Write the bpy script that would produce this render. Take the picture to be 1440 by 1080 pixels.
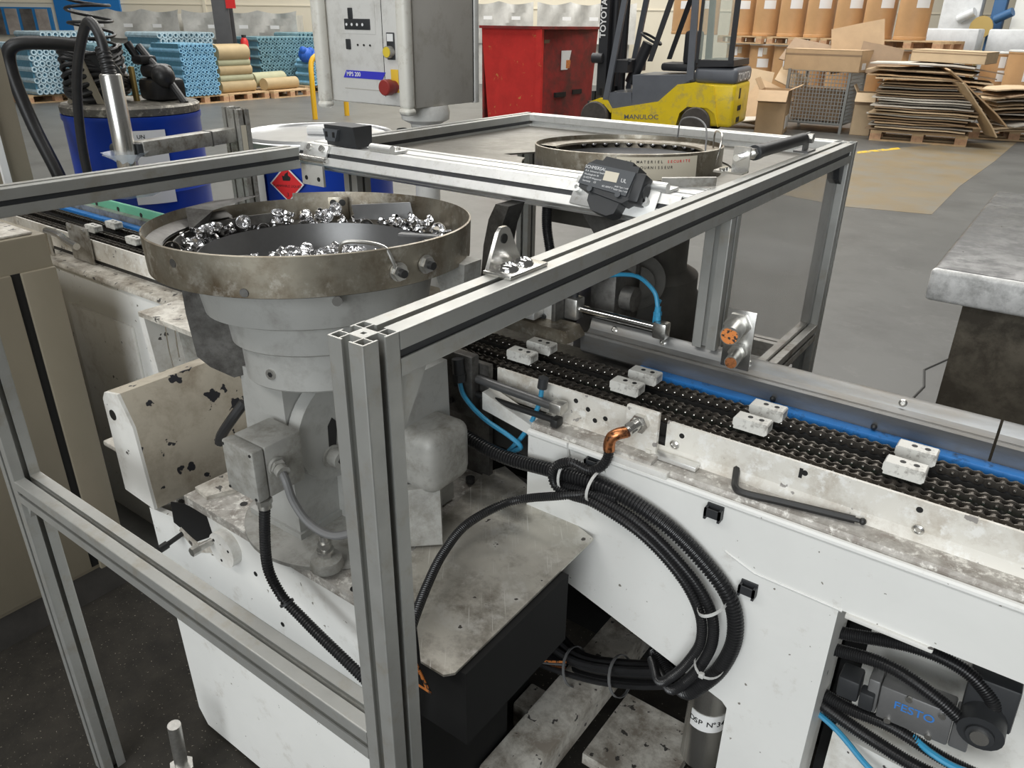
import bpy, bmesh, math, random
from mathutils import Vector, Matrix, Euler
R = math.radians
random.seed(7)
for o in list(bpy.data.objects): bpy.data.objects.remove(o, do_unlink=True)
SC = bpy.context.scene
COL = SC.collection
FZ = -0.055                                   # floor level

# ---------------------------------------------------------------- camera
cam_d = bpy.data.cameras.new('camera'); cam_d.sensor_width = 36.0; cam_d.lens = 26.913
cam_d.clip_start = 0.02; cam_d.clip_end = 200
cam = bpy.data.objects.new('camera', cam_d); COL.objects.link(cam)
yaw, pit, rol = R(-35.887), R(-25.364), R(0.746)
fw = Vector((math.sin(yaw)*math.cos(pit), math.cos(yaw)*math.cos(pit), math.sin(pit)))
rt = Vector((math.cos(yaw), -math.sin(yaw), 0)); up = rt.cross(fw)
r2 = rt*math.cos(rol) + up*math.sin(rol); u2 = up*math.cos(rol) - rt*math.sin(rol)
cm = Matrix((r2, u2, -fw)).transposed().to_4x4(); cm.translation = Vector((0.4545, -0.4115, 1.4511))
cam.matrix_world = cm
SC.camera = cam

# ---------------------------------------------------------------- light
w = bpy.data.worlds.new('hall_ambient'); SC.world = w; w.use_nodes = True
bg = w.node_tree.nodes['Background']; bg.inputs[0].default_value = (1.0, 0.985, 0.95, 1); bg.inputs[1].default_value = 0.085
def area(name, loc, rot, sx, sy, power, col=(1, 1, 1)):
    d = bpy.data.lights.new(name, 'AREA'); d.shape = 'RECTANGLE'; d.size = sx; d.size_y = sy; d.energy = power; d.color = col
    o = bpy.data.objects.new(name, d); COL.objects.link(o); o.location = loc; o.rotation_euler = rot
    return o
area('hall_rooflight', (-7, 9, 8.5), (0, 0, 0), 18, 3.0, 1300, (1, .98, .94))
area('hall_rooflight', (-7, 16, 8.5), (0, 0, 0), 18, 3.0, 1300, (1, .98, .94))
area('hall_rooflight', (-5, 1.5, 8.5), (0, 0, 0), 14, 2.0, 330, (1, .98, .94))
area('hall_rooflight', (-3, -6, 8.5), (R(-14), 0, 0), 12, 3.0, 620, (1, .99, .96))
area('front_area_light', (2.4, -9.0, 3.6), (R(80), 0, R(17)), 7, 5.0, 610, (.94, .98, 1))  # unseen light added behind the camera to brighten front-facing sides
SC.view_settings.view_transform = 'Standard'
SC.view_settings.look = 'None'
SC.view_settings.exposure = 0.1
SC.view_settings.gamma = 1.0
SC.view_settings.use_curve_mapping = False

# ---------------------------------------------------------------- mesh helpers
class MB:
    def __init__(s): s.v = []; s.f = []
    def add(s, vs, fs, m=None):
        n = len(s.v)
        s.v += [tuple(m @ Vector(p)) for p in vs] if m is not None else [tuple(p) for p in vs]
        s.f += [tuple(i + n for i in q) for q in fs]
        return s
    def box(s, x0, x1, y0, y1, z0, z1, m=None):
        vs = [(x0,y0,z0),(x1,y0,z0),(x1,y1,z0),(x0,y1,z0),(x0,y0,z1),(x1,y0,z1),(x1,y1,z1),(x0,y1,z1)]
        return s.add(vs, [(3,2,1,0),(4,5,6,7),(0,1,5,4),(1,2,6,5),(2,3,7,6),(3,0,4,7)], m)
    def rbox(s, x0, x1, y0, y1, z0, z1, b, m=None, seg=2):
        bm = bmesh.new(); bmesh.ops.create_cube(bm, size=1.0)
        for v in bm.verts:
            v.co = Vector(((x0+x1)/2+v.co.x*(x1-x0), (y0+y1)/2+v.co.y*(y1-y0), (z0+z1)/2+v.co.z*(z1-z0)))
        bmesh.ops.bevel(bm, geom=bm.edges[:], offset=b, segments=seg, affect='EDGES', profile=.5)
        bm.verts.index_update()
        s.add([v.co.copy() for v in bm.verts], [[v.index for v in f.verts] for f in bm.faces], m); bm.free()
        return s
    def prism(s, poly, a0, a1, ax='y', m=None):
        n = len(poly)
        def P(u, v, a): return {'y': (u, a, v), 'x': (a, u, v), 'z': (u, v, a)}[ax]
        vs = [P(u, v, a0) for u, v in poly] + [P(u, v, a1) for u, v in poly]
        fs = [tuple(range(n-1, -1, -1)), tuple(range(n, 2*n))] + [(i, (i+1) % n, n+(i+1) % n, n+i) for i in range(n)]
        if ax == 'y': fs = [tuple(reversed(q)) for q in fs]
        ar = sum(poly[i][0]*poly[(i+1) % n][1]-poly[(i+1) % n][0]*poly[i][1] for i in range(n))
        if ar < 0: fs = [tuple(reversed(q)) for q in fs]
        return s.add(vs, fs, m)
    def lathe(s, prof, n=32, c=(0, 0, 0), m=None, a0=0, a1=None, close=True):
        full = a1 is None; k = n if full else n+1
        a1 = 2*math.pi if full else a1
        vs = []
        for i in range(k):
            a = a0+(a1-a0)*i/n
            for r, z in prof: vs.append((c[0]+r*math.cos(a), c[1]+r*math.sin(a), c[2]+z))
        p = len(prof); fs = []
        for i in range(n):
            j = (i+1) % k
            for q in range(p-1):
                fs.append((i*p+q, j*p+q, j*p+q+1, i*p+q+1))
        if full and close:
            if prof[0][0] > 1e-6: fs.append(tuple(i*p for i in range(k-1, -1, -1)))
            if prof[-1][0] > 1e-6: fs.append(tuple(i*p+p-1 for i in range(k)))
        return s.add(vs, fs, m)
    def cyl(s, p0, p1, r0, r1=None, n=16, m=None):
        p0 = Vector(p0); p1 = Vector(p1); r1 = r0 if r1 is None else r1
        d = p1-p0; q = d.to_track_quat('Z', 'Y').to_matrix().to_4x4(); q.translation = p0
        if m is not None: q = m @ q
        return s.lathe([(r0, 0), (r1, d.length)], n, m=q)
    def hexa(s, p0, p1, r, m=None): return s.cyl(p0, p1, r, n=6, m=m)
    def sphere(s, c, r, n=12, k=8, m=None, sz=1):
        return s.lathe([(max(r*math.sin(math.pi*i/k), 0), -r*sz*math.cos(math.pi*i/k)) for i in range(k+1)], n, c, m, close=False)
    def tube(s, pts, r, n=10, rf=None, caps=True, m=None):
        pts = [Vector(p) for p in pts]; N = len(pts); vs = []; fs = []
        t = (pts[1]-pts[0]).normalized(); nr = t.orthogonal().normalized()
        for i in range(N):
            t = (pts[min(i+1, N-1)]-pts[max(i-1, 0)]).normalized()
            nr = (nr-t*nr.dot(t)).normalized(); b = t.cross(nr)
            rr = r if rf is None else r*rf(i)
            for k in range(n):
                a = 2*math.pi*k/n; vs.append(pts[i]+(nr*math.cos(a)+b*math.sin(a))*rr)
        for i in range(N-1):
            for k in range(n):
                j = (k+1) % n; fs.append((i*n+k, i*n+j, (i+1)*n+j, (i+1)*n+k))
        if caps: fs += [tuple(range(n-1, -1, -1)), tuple(range((N-1)*n, N*n))]
        return s.add(vs, fs, m)
    def corr(s, pts, r, n=12, per=0.0034, deep=.84):
        p = resample(pts, per/4)
        return s.tube(p, r, n, rf=lambda i: (1, 1, deep, deep)[i % 4])
    def xf(s, m): s.v = [tuple(m @ Vector(p)) for p in s.v]; return s
    def mesh(s, name):
        me = bpy.data.meshes.new(name); me.from_pydata(s.v, [], s.f)
        me.update(); me.shade_smooth(); me.set_sharp_from_angle(angle=R(34))
        return me
def spline(pts, k=10):
    P = [Vector(p) for p in pts]; P = [P[0]*2-P[1]]+P+[P[-1]*2-P[-2]]; out = []
    for i in range(1, len(P)-2):
        a, b, c, d = P[i-1:i+3]
        for j in range(k):
            t = j/k; out.append(.5*((2*b)+(c-a)*t+(2*a-5*b+4*c-d)*t*t+(3*b-a-3*c+d)*t**3))
    out.append(P[-2]); return out
def resample(pts, step):
    p = spline(pts, 16); L = [0]
    for i in range(1, len(p)): L.append(L[-1]+(p[i]-p[i-1]).length)
    n = max(4, int(L[-1]/step)); out = []; j = 0
    for i in range(n+1):
        d = L[-1]*i/n
        while j < len(L)-2 and L[j+1] < d: j += 1
        t = (d-L[j])/max(L[j+1]-L[j], 1e-9); out.append(p[j].lerp(p[j+1], min(max(t, 0), 1)))
    return out
def T(x, y, z): return Matrix.Translation((x, y, z))
def RX(a): return Matrix.Rotation(R(a), 4, 'X')
def RY(a): return Matrix.Rotation(R(a), 4, 'Y')
def RZ(a): return Matrix.Rotation(R(a), 4, 'Z')
def circ(cx, cy, r, n=16, a0=0, a1=360): return [(cx+r*math.cos(R(a0+(a1-a0)*i/n)), cy+r*math.sin(R(a0+(a1-a0)*i/n))) for i in range(n if a1-a0 == 360 else n+1)]

def tag(o, label, cat, group=None):
    o['label'] = label; o['category'] = cat
    if group: o['group'] = group
    return o
def thing(name, label, cat, loc=(0, 0, 0), group=None):
    o = bpy.data.objects.new(name, None); COL.objects.link(o); o.location = loc; o.empty_display_size = .05
    return tag(o, label, cat, group)
def struct_e(name, loc=(0, 0, 0)):
    o = bpy.data.objects.new(name, None); COL.objects.link(o); o.location = loc; o['kind'] = 'structure'; return o
def off(o): return o.location.copy() if o.parent is None else Vector((0, 0, 0))
def part(parent, name, mb, mat, label=None, kind=None):
    """mesh given in world coordinates, becomes a child of parent"""
    me = mb.mesh(name) if isinstance(mb, MB) else mb
    if mat is not None and not me.materials: me.materials.append(MT[mat] if isinstance(mat, str) else mat)
    o = bpy.data.objects.new(name, me); COL.objects.link(o)
    if parent is not None:
        o.parent = parent; o.matrix_parent_inverse = Matrix.Translation(-off(parent))
    if label: o['label'] = label
    if kind: o['kind'] = kind
    return o
def solo(name, mb, mat, label, cat, group=None): return tag(part(None, name, mb, mat), label, cat, group)
def struct(name, mb, mat): o = part(None, name, mb, mat); o['kind'] = 'structure'; return o
def dup(root, M4, label=None, group=None, parent=None):
    r = root.copy(); COL.objects.link(r); r.matrix_world = M4 if parent is None else r.matrix_world
    if label: r['label'] = label
    if group: r['group'] = group
    for ch in root.children:
        c = ch.copy(); COL.objects.link(c); c.parent = r
        for g in ch.children:
            d = g.copy(); COL.objects.link(d); d.parent = c
    return r
_tx = {}
def txt(parent, name, s, size, m, mat, ext=.0002, align='CENTER', sx=1.0, bold=0.0):
    cu = bpy.data.curves.new('t', 'FONT'); cu.body = s; cu.size = size; cu.extrude = ext; cu.align_x = align; cu.align_y = 'CENTER'; cu.offset = bold*size; cu.resolution_u = 3
    t = bpy.data.objects.new('t', cu); COL.objects.link(t)
    dg = bpy.context.evaluated_depsgraph_get(); me = bpy.data.meshes.new_from_object(t.evaluated_get(dg))
    bpy.data.objects.remove(t); bpy.data.curves.remove(cu)
    me.transform(m @ Matrix.Scale(sx, 4, (1, 0, 0))); me.materials.clear(); me.name = name
    return part(parent, name, me, mat)
# ---------------------------------------------------------------- materials
MT = {}
def M(name, col, rough=.5, metal=0.0, var=0.0, vs=6.0, dirt=None, chips=None, bump=0.0, bs=60.0, alpha=1.0, trans=0.0, emit=0.0, stretch=None, dirt2=None, rv=0.0, scr=None):
    m = bpy.data.materials.new(name); m.use_nodes = True; nt = m.node_tree; N = nt.nodes; L = nt.links
    b = N['Principled BSDF']; b.inputs['Roughness'].default_value = rough; b.inputs['Metallic'].default_value = metal
    b.inputs['Base Color'].default_value = (*col, 1)
    MT[name] = m
    if alpha < 1: b.inputs['Alpha'].default_value = alpha
    if trans: b.inputs['Transmission Weight'].default_value = trans
    if emit: b.inputs['Emission Color'].default_value = (*col, 1); b.inputs['Emission Strength'].default_value = emit
    if not (var or dirt or chips or bump): return m
    tc = N.new('ShaderNodeTexCoord'); src = tc.outputs['Object']
    if stretch:
        mp = N.new('ShaderNodeMapping'); mp.inputs['Scale'].default_value = stretch; L.new(src, mp.inputs[0]); src = mp.outputs[0]
    def noise(sc, det=4, r=.6, dist=0.0):
        n = N.new('ShaderNodeTexNoise'); n.inputs['Scale'].default_value = sc; n.inputs['Detail'].default_value = det; n.inputs['Roughness'].default_value = r; n.inputs['Distortion'].default_value = dist
        L.new(src, n.inputs['Vector']); return n.outputs[0]
    def ramp(x, a, c):
        r = N.new('ShaderNodeMapRange'); r.inputs[1].default_value = a; r.inputs[2].default_value = c; r.clamp = True; L.new(x, r.inputs[0]); return r.outputs[0]
    def mix(fac, a, c):
        x = N.new('ShaderNodeMix'); x.data_type = 'RGBA'; L.new(fac, x.inputs[0])
        for k, v in ((6, a), (7, c)):
            if isinstance(v, tuple): x.inputs[k].default_value = (*v, 1)
            else: L.new(v, x.inputs[k])
        return x.outputs[2]
    cur = col
    if var:
        lo = tuple(max(0, c*(1-var)) for c in col); hi = tuple(min(1, c*(1+var*.6)) for c in col)
        cur = mix(ramp(noise(vs, 5, .65, .3), .3, .7), lo, hi)
    for d, off_ in ((dirt, 0), (dirt2, 1)):
        if d:                                   # (colour, low, high, scale): stains with a shape of their own
            cur = mix(ramp(noise(d[3], 8, .72, .12), d[1]-.075, d[2]-.095), cur, d[0])
    if scr:                                     # fine scratches (colour, threshold, angle)
        mp2 = N.new('ShaderNodeMapping'); mp2.inputs['Rotation'].default_value = (0, 0, R(scr[2])); L.new(tc.outputs['Object'], mp2.inputs[0])
        mp3 = N.new('ShaderNodeMapping'); mp3.inputs['Scale'].default_value = (9, 420, 9); L.new(mp2.outputs[0], mp3.inputs[0])
        n3 = N.new('ShaderNodeTexNoise'); n3.inputs['Scale'].default_value = 1.0; n3.inputs['Detail'].default_value = 2; L.new(mp3.outputs[0], n3.inputs['Vector'])
        cur = mix(ramp(n3.outputs[0], scr[1], scr[1]+.05), cur, scr[0])
    if chips:
        cf = ramp(noise(chips[2], 3, .55), chips[1]-.025, chips[1]-.013); cur = mix(cf, cur, chips[0])
    if cur is not col: L.new(cur, b.inputs['Base Color'])
    if rv:
        r_ = N.new('ShaderNodeMapRange'); r_.inputs[1].default_value = .3; r_.inputs[2].default_value = .7; r_.inputs[3].default_value = max(.05, rough-rv); r_.inputs[4].default_value = min(1, rough+rv)
        L.new(noise(vs*3, 5, .7), r_.inputs[0]); L.new(r_.outputs[0], b.inputs['Roughness'])
    if bump:
        bp = N.new('ShaderNodeBump'); bp.inputs['Strength'].default_value = bump; bp.inputs['Distance'].default_value = .002
        L.new(noise(bs, 6, .7), bp.inputs['Height']); L.new(bp.outputs[0], b.inputs['Normal'])
    return m
M('alu', (.46, .462, .44), .42, .55, var=.08, vs=9, dirt=((.40, .375, .325), .60, .80, 22), rv=.08)
M('alu_bright', (.84, .84, .82), .38, .7, var=.08, vs=25, dirt=((.6, .58, .53), .62, .87, 60))  # lighter aluminium; light on crossbars and flap bar put into the colour
M('alu_rail', (.32, .32, .315), .40, .75, var=.2, vs=30, dirt=((.28, .26, .23), .52, .75, 22), stretch=(.25, 1, 1))
M('alu_old', (.50, .49, .46), .45, .6, var=.15, vs=12, dirt=((.22, .19, .15), .55, .75, 18))
M('steel_band', (.34, .31, .25), .42, .75, var=.25, vs=7, dirt=((.17, .13, .085), .52, .74, 9), dirt2=((.55, .52, .46), .6, .8, 30), rv=.1)
M('steel_dark', (.17, .165, .155), .48, .6, var=.3, vs=14, dirt=((.06, .055, .05), .5, .75, 20))
M('steel_grey', (.20, .20, .20), .40, .7, var=.15, vs=12)
M('steel_sheet', (.66, .63, .56), .42, .6, var=.20, vs=6, dirt=((.26, .23, .19), .56, .82, 13), dirt2=((.74, .72, .67), .60, .75, 17), rv=.12, bump=.08, bs=40, scr=((.80, .78, .73), .66, 52), chips=((.10, .09, .08), .72, 34))
M('stainless', (.70, .69, .66), .26, .95, var=.1, vs=12)
M('chrome', (.86, .86, .85), .14, 1.0)
M('cap_metal', (.90, .90, .91), .16, 1.0)
M('bolt', (.60, .59, .56), .35, .9, var=.2, vs=80)
M('black_bolt', (.045, .045, .045), .45, .5)
M('grey_cast', (.42, .42, .40), .45, .15, var=.10, vs=8, dirt=((.27, .26, .24), .58, .82, 12), bump=.05, bs=50)
M('grey_box', (.40, .395, .37), .55, .2, var=.15, vs=20, dirt=((.22, .21, .18), .52, .78, 25))
M('white_paint', (.83, .82, .78), .42, 0, var=.05, vs=5, dirt=((.50, .46, .39), .60, .86, 9), chips=((.10, .09, .085), .70, 30), bump=.04, bs=90)
M('white_clean', (.86, .86, .83), .38, 0, var=.04, vs=5, dirt=((.60, .57, .51), .66, .9, 16), chips=((.25, .23, .2), .74, 60), bump=.04, bs=90)
M('white_grimy', (.72, .69, .62), .5, 0, var=.08, vs=8, dirt=((.30, .265, .22), .48, .72, 16), chips=((.07, .065, .06), .665, 45))
M('ledge_grimy', (.60, .58, .54), .5, .1, var=.12, vs=10, dirt=((.28, .25, .22), .45, .72, 22), dirt2=((.80, .78, .73), .60, .72, 60))
M('wall_plate', (.80, .775, .71), .48, 0, var=.08, vs=8, dirt=((.50, .44, .36), .55, .80, 13), dirt2=((.88, .87, .83), .60, .72, 40), chips=((.33, .31, .29), .69, 35))
M('cream_chip', (.52, .47, .38), .48, 0, var=.10, vs=6, dirt=((.33, .28, .21), .52, .80, 12), chips=((.03, .03, .035), .655, 26), bump=.05)
M('cabinet_cream', (.26, .228, .168), .52, 0, var=.10, vs=3, dirt=((.28, .24, .18), .54, .82, 7), stretch=(1, 1, .5))
M('plinth', (.055, .05, .045), .7, 0, var=.3, vs=10)
M('shade_black', (.005, .005, .005), .85, 0, var=.3, vs=12)  # near-black: shade of recesses put into the colour
M('black_plastic', (.035, .037, .04), .45, 0, var=.12, vs=30)
M('black_rubber', (.022, .022, .023), .42, 0, var=.25, vs=30)
M('black_conduit', (.020, .020, .021), .28, 0)
M('switch_grey', (.085, .092, .10), .5, 0)
M('grey_rubber', (.16, .16, .16), .5, 0)
M('nylon_white', (.78, .77, .72), .45, 0, var=.08, vs=40, dirt=((.35, .33, .30), .58, .75, 60))
M('tie_white', (.62, .62, .60), .35, 0)
M('chain_steel', (.15, .135, .118), .40, .85, var=.35, vs=60)
M('pin_steel', (.42, .40, .37), .25, .95)
M('guide_dark', (.035, .034, .032), .6, 0, var=.3, vs=30)
M('green_dark', (.03, .10, .065), .5, 0)
M('green_plastic', (.16, .47, .31), .5, 0, var=.1, vs=20)
M('blue_plastic', (.028, .20, .56), .45, 0, var=.1, vs=20, dirt=((.015, .05, .12), .62, .78, 40))
M('blue_tube', (.05, .32, .55), .28, 0)
M('blue_drum', (.012, .055, .42), .33, 0, var=.12, vs=4)
M('copper', (.72, .29, .12), .35, .9, dirt=((.16, .07, .04), .55, .7, 120))
M('orange_sensor', (.80, .27, .07), .45, 0, chips=((.05, .04, .035), .58, 160))
M('red_label', (.80, .03, .035), .4)
M('white_label', (.86, .86, .85), .5)
M('label_cream', (.72, .66, .53), .5)
M('ink_black', (.01, .01, .01), .6)
M('ink_white', (.85, .85, .85), .6)
M('ink_blue', (.05, .22, .62), .5)
M('lid_steel', (.56, .57, .58), .3, .85, var=.1, vs=8)
M('brass', (.66, .48, .18), .35, .7)
M('polycarb', (.60, .58, .54), .18, 0, alpha=.35, var=.12, vs=6)
M('plastic_film', (.75, .82, .9), .25, 0, alpha=.45, bump=.3, bs=30)
M('floor_concrete', (.128, .129, .123), .42, 0, var=.12, vs=.9, dirt=((.088, .088, .084), .52, .78, 1.7), dirt2=((.165, .165, .157), .64, .84, 5), bump=.03, bs=30)
M('floor_grime', (.030, .026, .020), .75, 0, var=.45, vs=16, chips=((.30, .27, .22), .70, 150), bump=.5, bs=90)
M('floor_tan', (.245, .19, .112), .45, 0, var=.14, vs=1.5, dirt=((.22, .20, .16), .50, .72, 2.5))
M('floor_dark', (.115, .10, .083), .55, 0, var=.25, vs=5, dirt=((.06, .055, .045), .5, .7, 9))
M('floor_yellow', (.72, .48, .04), .5, 0, chips=((.25, .24, .2), .60, 9))
M('crack', (.07, .07, .068), .8)
# ---------------------------------------------------------------- setting
floor = struct('floor', MB().box(-40, 20, -12, 60, FZ-.2, FZ), 'floor_concrete')
part(floor, 'grime_patch', MB().prism([(-1.55, -3), (1.2, -3), (1.2, .5), (.3, 1.05), (-1.3, 1.05), (-1.55, .6)], FZ, FZ+.0015, 'z'), 'floor_grime')
part(floor, 'worn_patch', MB().prism([(-2.11, 10.6), (-1.2, 12.4), (-.44, 13.3), (-.47, 11.0), (-.55, 8.9), (-.53, 7.26), (-1.25, 7.1), (-2.0, 7.3), (-2.6, 8.6)], FZ, FZ+.002, 'z'), 'floor_tan')
part(floor, 'painted_line', MB().prism([(-2.03, 10.72), (-1.98, 10.55), (-1.62, 11.35), (-1.68, 11.5)], FZ, FZ+.004, 'z'), 'floor_yellow')
part(floor, 'floor_crack', MB().tube([(.45, 4.6, FZ), (.30, 4.25, FZ), (.175, 3.95, FZ), (.16, 3.75, FZ), (.083, 3.51, FZ), (.12, 3.3, FZ), (.10, 3.1, FZ), (.15, 2.8, FZ)], .006, 5), 'crack')
wd = Vector((.81, .586, 0)); wn = Vector((-.586, .81, 0)); W0 = Vector((-24.69, 10.15, 0))
def WP(t, d, z): p = W0+wd*t+wn*d; return (p.x, p.y, z)
def wbox(mb, t0, t1, d0, d1, z0, z1):
    vs = [WP(t, d, z) for z in (z0, z1) for t, d in ((t0, d0), (t1, d0), (t1, d1), (t0, d1))]
    return mb.add(vs, [(3, 2, 1, 0), (4, 5, 6, 7), (0, 1, 5, 4), (1, 2, 6, 5), (2, 3, 7, 6), (3, 0, 4, 7)])
M('wall_cream', (.80, .74, .60), .6, 0, var=.05, vs=.6)
struct('wall_back', wbox(MB(), -20, 60, 0, .3, FZ, 9), 'wall_cream')

# ---------------------------------------------------------------- aluminium slotted profiles
def profile(a0, a1):
    """45 mm slotted profile along local z from a0 to a1, cross-section 0..0.045"""
    g = [0, 2, 13, 14.5, 18, 20, 25, 27, 30.5, 32, 43, 45]; n = len(g)-1
    def fill(i, j):
        x = (g[i]+g[i+1])/2; y = (g[j]+g[j+1])/2
        def seg(c): return 0 if c < 18 else (2 if c > 27 else 1)
        if 13 < x < 32 and 13 < y < 32: return not (20 < x < 25 and 20 < y < 25)
        mx = min(x, 45-x); my = min(y, 45-y)
        if mx < 14.5 and my < 14.5: return not (2 < mx < 13 and 2 < my < 13)
        if my < 2 and mx < 18: return True
        if mx < 2 and my < 18: return True
        return False
    mb = MB(); e = .001
    F_ = [[fill(i, j) for j in range(n)] for i in range(n)]
    for i in range(n):
        for j in range(n):
            if not F_[i][j]: continue
            x0, x1, y0, y1 = g[i]*e, g[i+1]*e, g[j]*e, g[j+1]*e
            fs = [(4, 5, 6, 7), (3, 2, 1, 0)]
            if i == 0 or not F_[i-1][j]: fs.append((0, 4, 7, 3))
            if i == n-1 or not F_[i+1][j]: fs.append((1, 2, 6, 5))
            if j == 0 or not F_[i][j-1]: fs.append((0, 1, 5, 4))
            if j == n-1 or not F_[i][j+1]: fs.append((2, 3, 7, 6))
            if i in (0, n-1) and j in (0, n-1):            # rounded outer corner
                c = .0015; xo, xi = (x0, x1) if i == 0 else (x1, x0); yo, yi = (y0, y1) if j == 0 else (y1, y0)
                sx_, sy_ = (1 if xi > xo else -1), (1 if yi > yo else -1)
                poly = [(xo+sx_*c, yo), (xi, yo), (xi, yi), (xo, yi), (xo, yo+sy_*c), (xo+sx_*c*.3, yo+sy_*c*.3)]
                q = MB().prism(poly, a0, a1, 'z'); mb.add(q.v, q.f); continue
            mb.add([(x0, y0, a0), (x1, y0, a0), (x1, y1, a0), (x0, y1, a0), (x0, y0, a1), (x1, y0, a1), (x1, y1, a1), (x0, y1, a1)], fs)
    return mb
AXM = {'z': Matrix.Identity(4), 'y': Matrix(((1, 0, 0, 0), (0, 0, 1, 0), (0, 1, 0, 0), (0, 0, 0, 1))), 'x': Matrix(((0, 0, 1, 0), (1, 0, 0, 0), (0, 1, 0, 0), (0, 0, 0, 1)))}
def prof(ax, a0, a1, u, v):
    """u, v = lower corner of the section in the two other axes (x,y / x,z / y,z)"""
    mb = profile(a0, a1).xf(AXM[ax])
    if ax == 'y': mb.f = [tuple(reversed(q)) for q in mb.f]
    mb.xf({'z': T(u, v, 0), 'y': T(u, 0, v), 'x': T(0, u, v)}[ax]); return mb
S = .045
fr = thing('safety_enclosure', 'large slotted aluminium profile guard frame around the bowl feeders', 'frame', (0, 0, FZ))
part(fr, 'post', prof('z', FZ, 1.2, -S, 0), 'alu')
part(fr, 'post', prof('z', FZ, 1.2, -.971, 0), 'alu')
part(fr, 'post', prof('z', FZ, 1.2, -S, 1.5705), 'alu')
part(fr, 'post', prof('z', FZ, 1.155, -.971, 1.5705), 'alu')
part(fr, 'post', prof('z', .915, 1.155, -S, .841), 'alu')
part(fr, 'post', prof('z', .2, 1.155, -.971, .86), 'alu')
part(fr, 'beam', prof('y', S, 1.5705, -S, 1.155), 'alu')
part(fr, 'beam', prof('y', S, .70, -.971, 1.155), 'alu')
part(fr, 'beam', prof('y', .845, 1.6155, -.971, 1.155), 'alu')
part(fr, 'crossbar', prof('x', -.971, -S, .755, 1.155), 'alu_bright')  # paler copy of the post aluminium, lit look in the colour
part(fr, 'crossbar', prof('x', -.971, -S, .80, 1.155), 'alu_bright')
part(fr, 'crossbar', prof('x', -.926, -S, 1.5705, 1.155), 'alu_bright')
part(fr, 'rail', prof('x', -.926, -S, 0, .6604), 'alu')
part(fr, 'rail', prof('y', .886, 1.5705, -S, .70), 'alu_old')
part(fr, 'rail', prof('x', -.926, -S, 1.5705, .62), 'alu_old')
# tilted flap profile in front of the crossbars
fl = profile(-.971, -.052).xf(AXM['x']); fl.xf(T(0, .745, 1.203) @ RX(-27) @ T(0, 0, -S))
part(fr, 'flap_bar', fl, 'alu_bright')
# black strips added in the slots to darken them
for b in ((-.0045, -.0025, S, 1.5705, 1.1735, 1.1815), (-.9305, -.9285, S, .70, 1.1735, 1.1815), (-.9305, -.9285, .845, 1.57, 1.1735, 1.1815)): part(fr, 'slot_dark_strip', MB().box(*b), 'black_plastic')
part(fr, 'slot_dark_strip', MB().box(-.971, -.052, .0025, .0045, -.0265, -.0185, T(0, .745, 1.203) @ RX(-27)), 'black_plastic')
# sunk steel table plate with a cut-out for the second bowl
bc2 = (-.375, 1.155); br2 = .225
def plate_cut():
    ol = [(-.93, .84), (-S+.004, .84), (-S+.004, 1.575), (-.93, 1.575)]
    bm = bmesh.new(); ov = [bm.verts.new((x, y, 1.163)) for x, y in ol]
    hole = [(bc2[0]+br2*1.03*math.cos(R(a)), bc2[1]+br2*1.03*math.sin(R(a))) for a in range(-160, 176, 8)] + [(-.665, 1.09)]
    hv = [bm.verts.new((x, y, 1.163)) for x, y in hole]
    es = [bm.edges.new((q[i], q[(i+1) % len(q)])) for q in (ov, hv) for i in range(len(q))]
    bmesh.ops.triangle_fill(bm, use_beauty=True, use_dissolve=False, edges=es)
    r = bmesh.ops.solidify(bm, geom=bm.faces[:], thickness=.004)
    bmesh.ops.recalc_face_normals(bm, faces=bm.faces[:])
    bm.verts.index_update(); mb = MB(); mb.add([v.co.copy() for v in bm.verts], [[v.index for v in f.verts] for f in bm.faces]); bm.free(); return mb
M('plate_grey', (.21, .197, .17), .45, .55, var=.14, vs=5, dirt=((.15, .138, .115), .52, .75, 6), rv=.1)
part(fr, 'table_plate', plate_cut(), 'plate_grey')
# clear side panel and gussets
part(fr, 'clear_panel', MB().box(-.026, -.022, .886, 1.5705, .745, 1.155), 'polycarb')
part(fr, 'gusset', MB().prism([(1.5705, 1.155), (1.5705, 1.105), (1.54, 1.12), (1.525, 1.155)], -.036, -.009, 'x'), 'black_plastic')
part(fr, 'gusset', MB().prism([(.045, 1.155), (.045, 1.10), (.052, 1.10), (.085, 1.155)], -.040, -.005, 'x'), 'alu')
part(fr, 'gusset', MB().prism([(-.926, .66), (-.926, .625), (-.905, .66)], .008, .037, 'y'), 'alu')

# hinge on the flap: two leaves and a knuckle
fd = T(0, .745, 1.203) @ RX(-27)                    # local: y into bar, z up along its face
hg = part(fr, 'hinge', MB().rbox(-.950, -.874, -.006, 0, -.028, -.002, .002, fd), 'alu_bright')
part(hg, 'knuckle', MB().cyl((-.958, -.004, -.036), (-.872, -.004, -.036), .0085, n=16, m=fd).cyl((-.872, -.004, -.036), (-.868, -.004, -.036), .0045, n=12, m=fd), 'stainless')
part(hg, 'leaf', MB().prism([(-.945, 1.118), (-.875, 1.118), (-.875, 1.162), (-.945, 1.162)], .716, .722, 'y'), 'alu_bright')
for x in (-.93, -.89):
    part(hg, 'screw', MB().cyl((x, -.006, -.012), (x, -.012, -.012), .0068, n=16, m=fd).cyl((x, -.012, -.012), (x, -.0122, -.012), .003, n=6, m=fd), 'stainless')
    part(hg, 'hole', MB().cyl((x, .7155, 1.133), (x, .719, 1.133), .005, n=14), 'ink_black')
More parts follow.
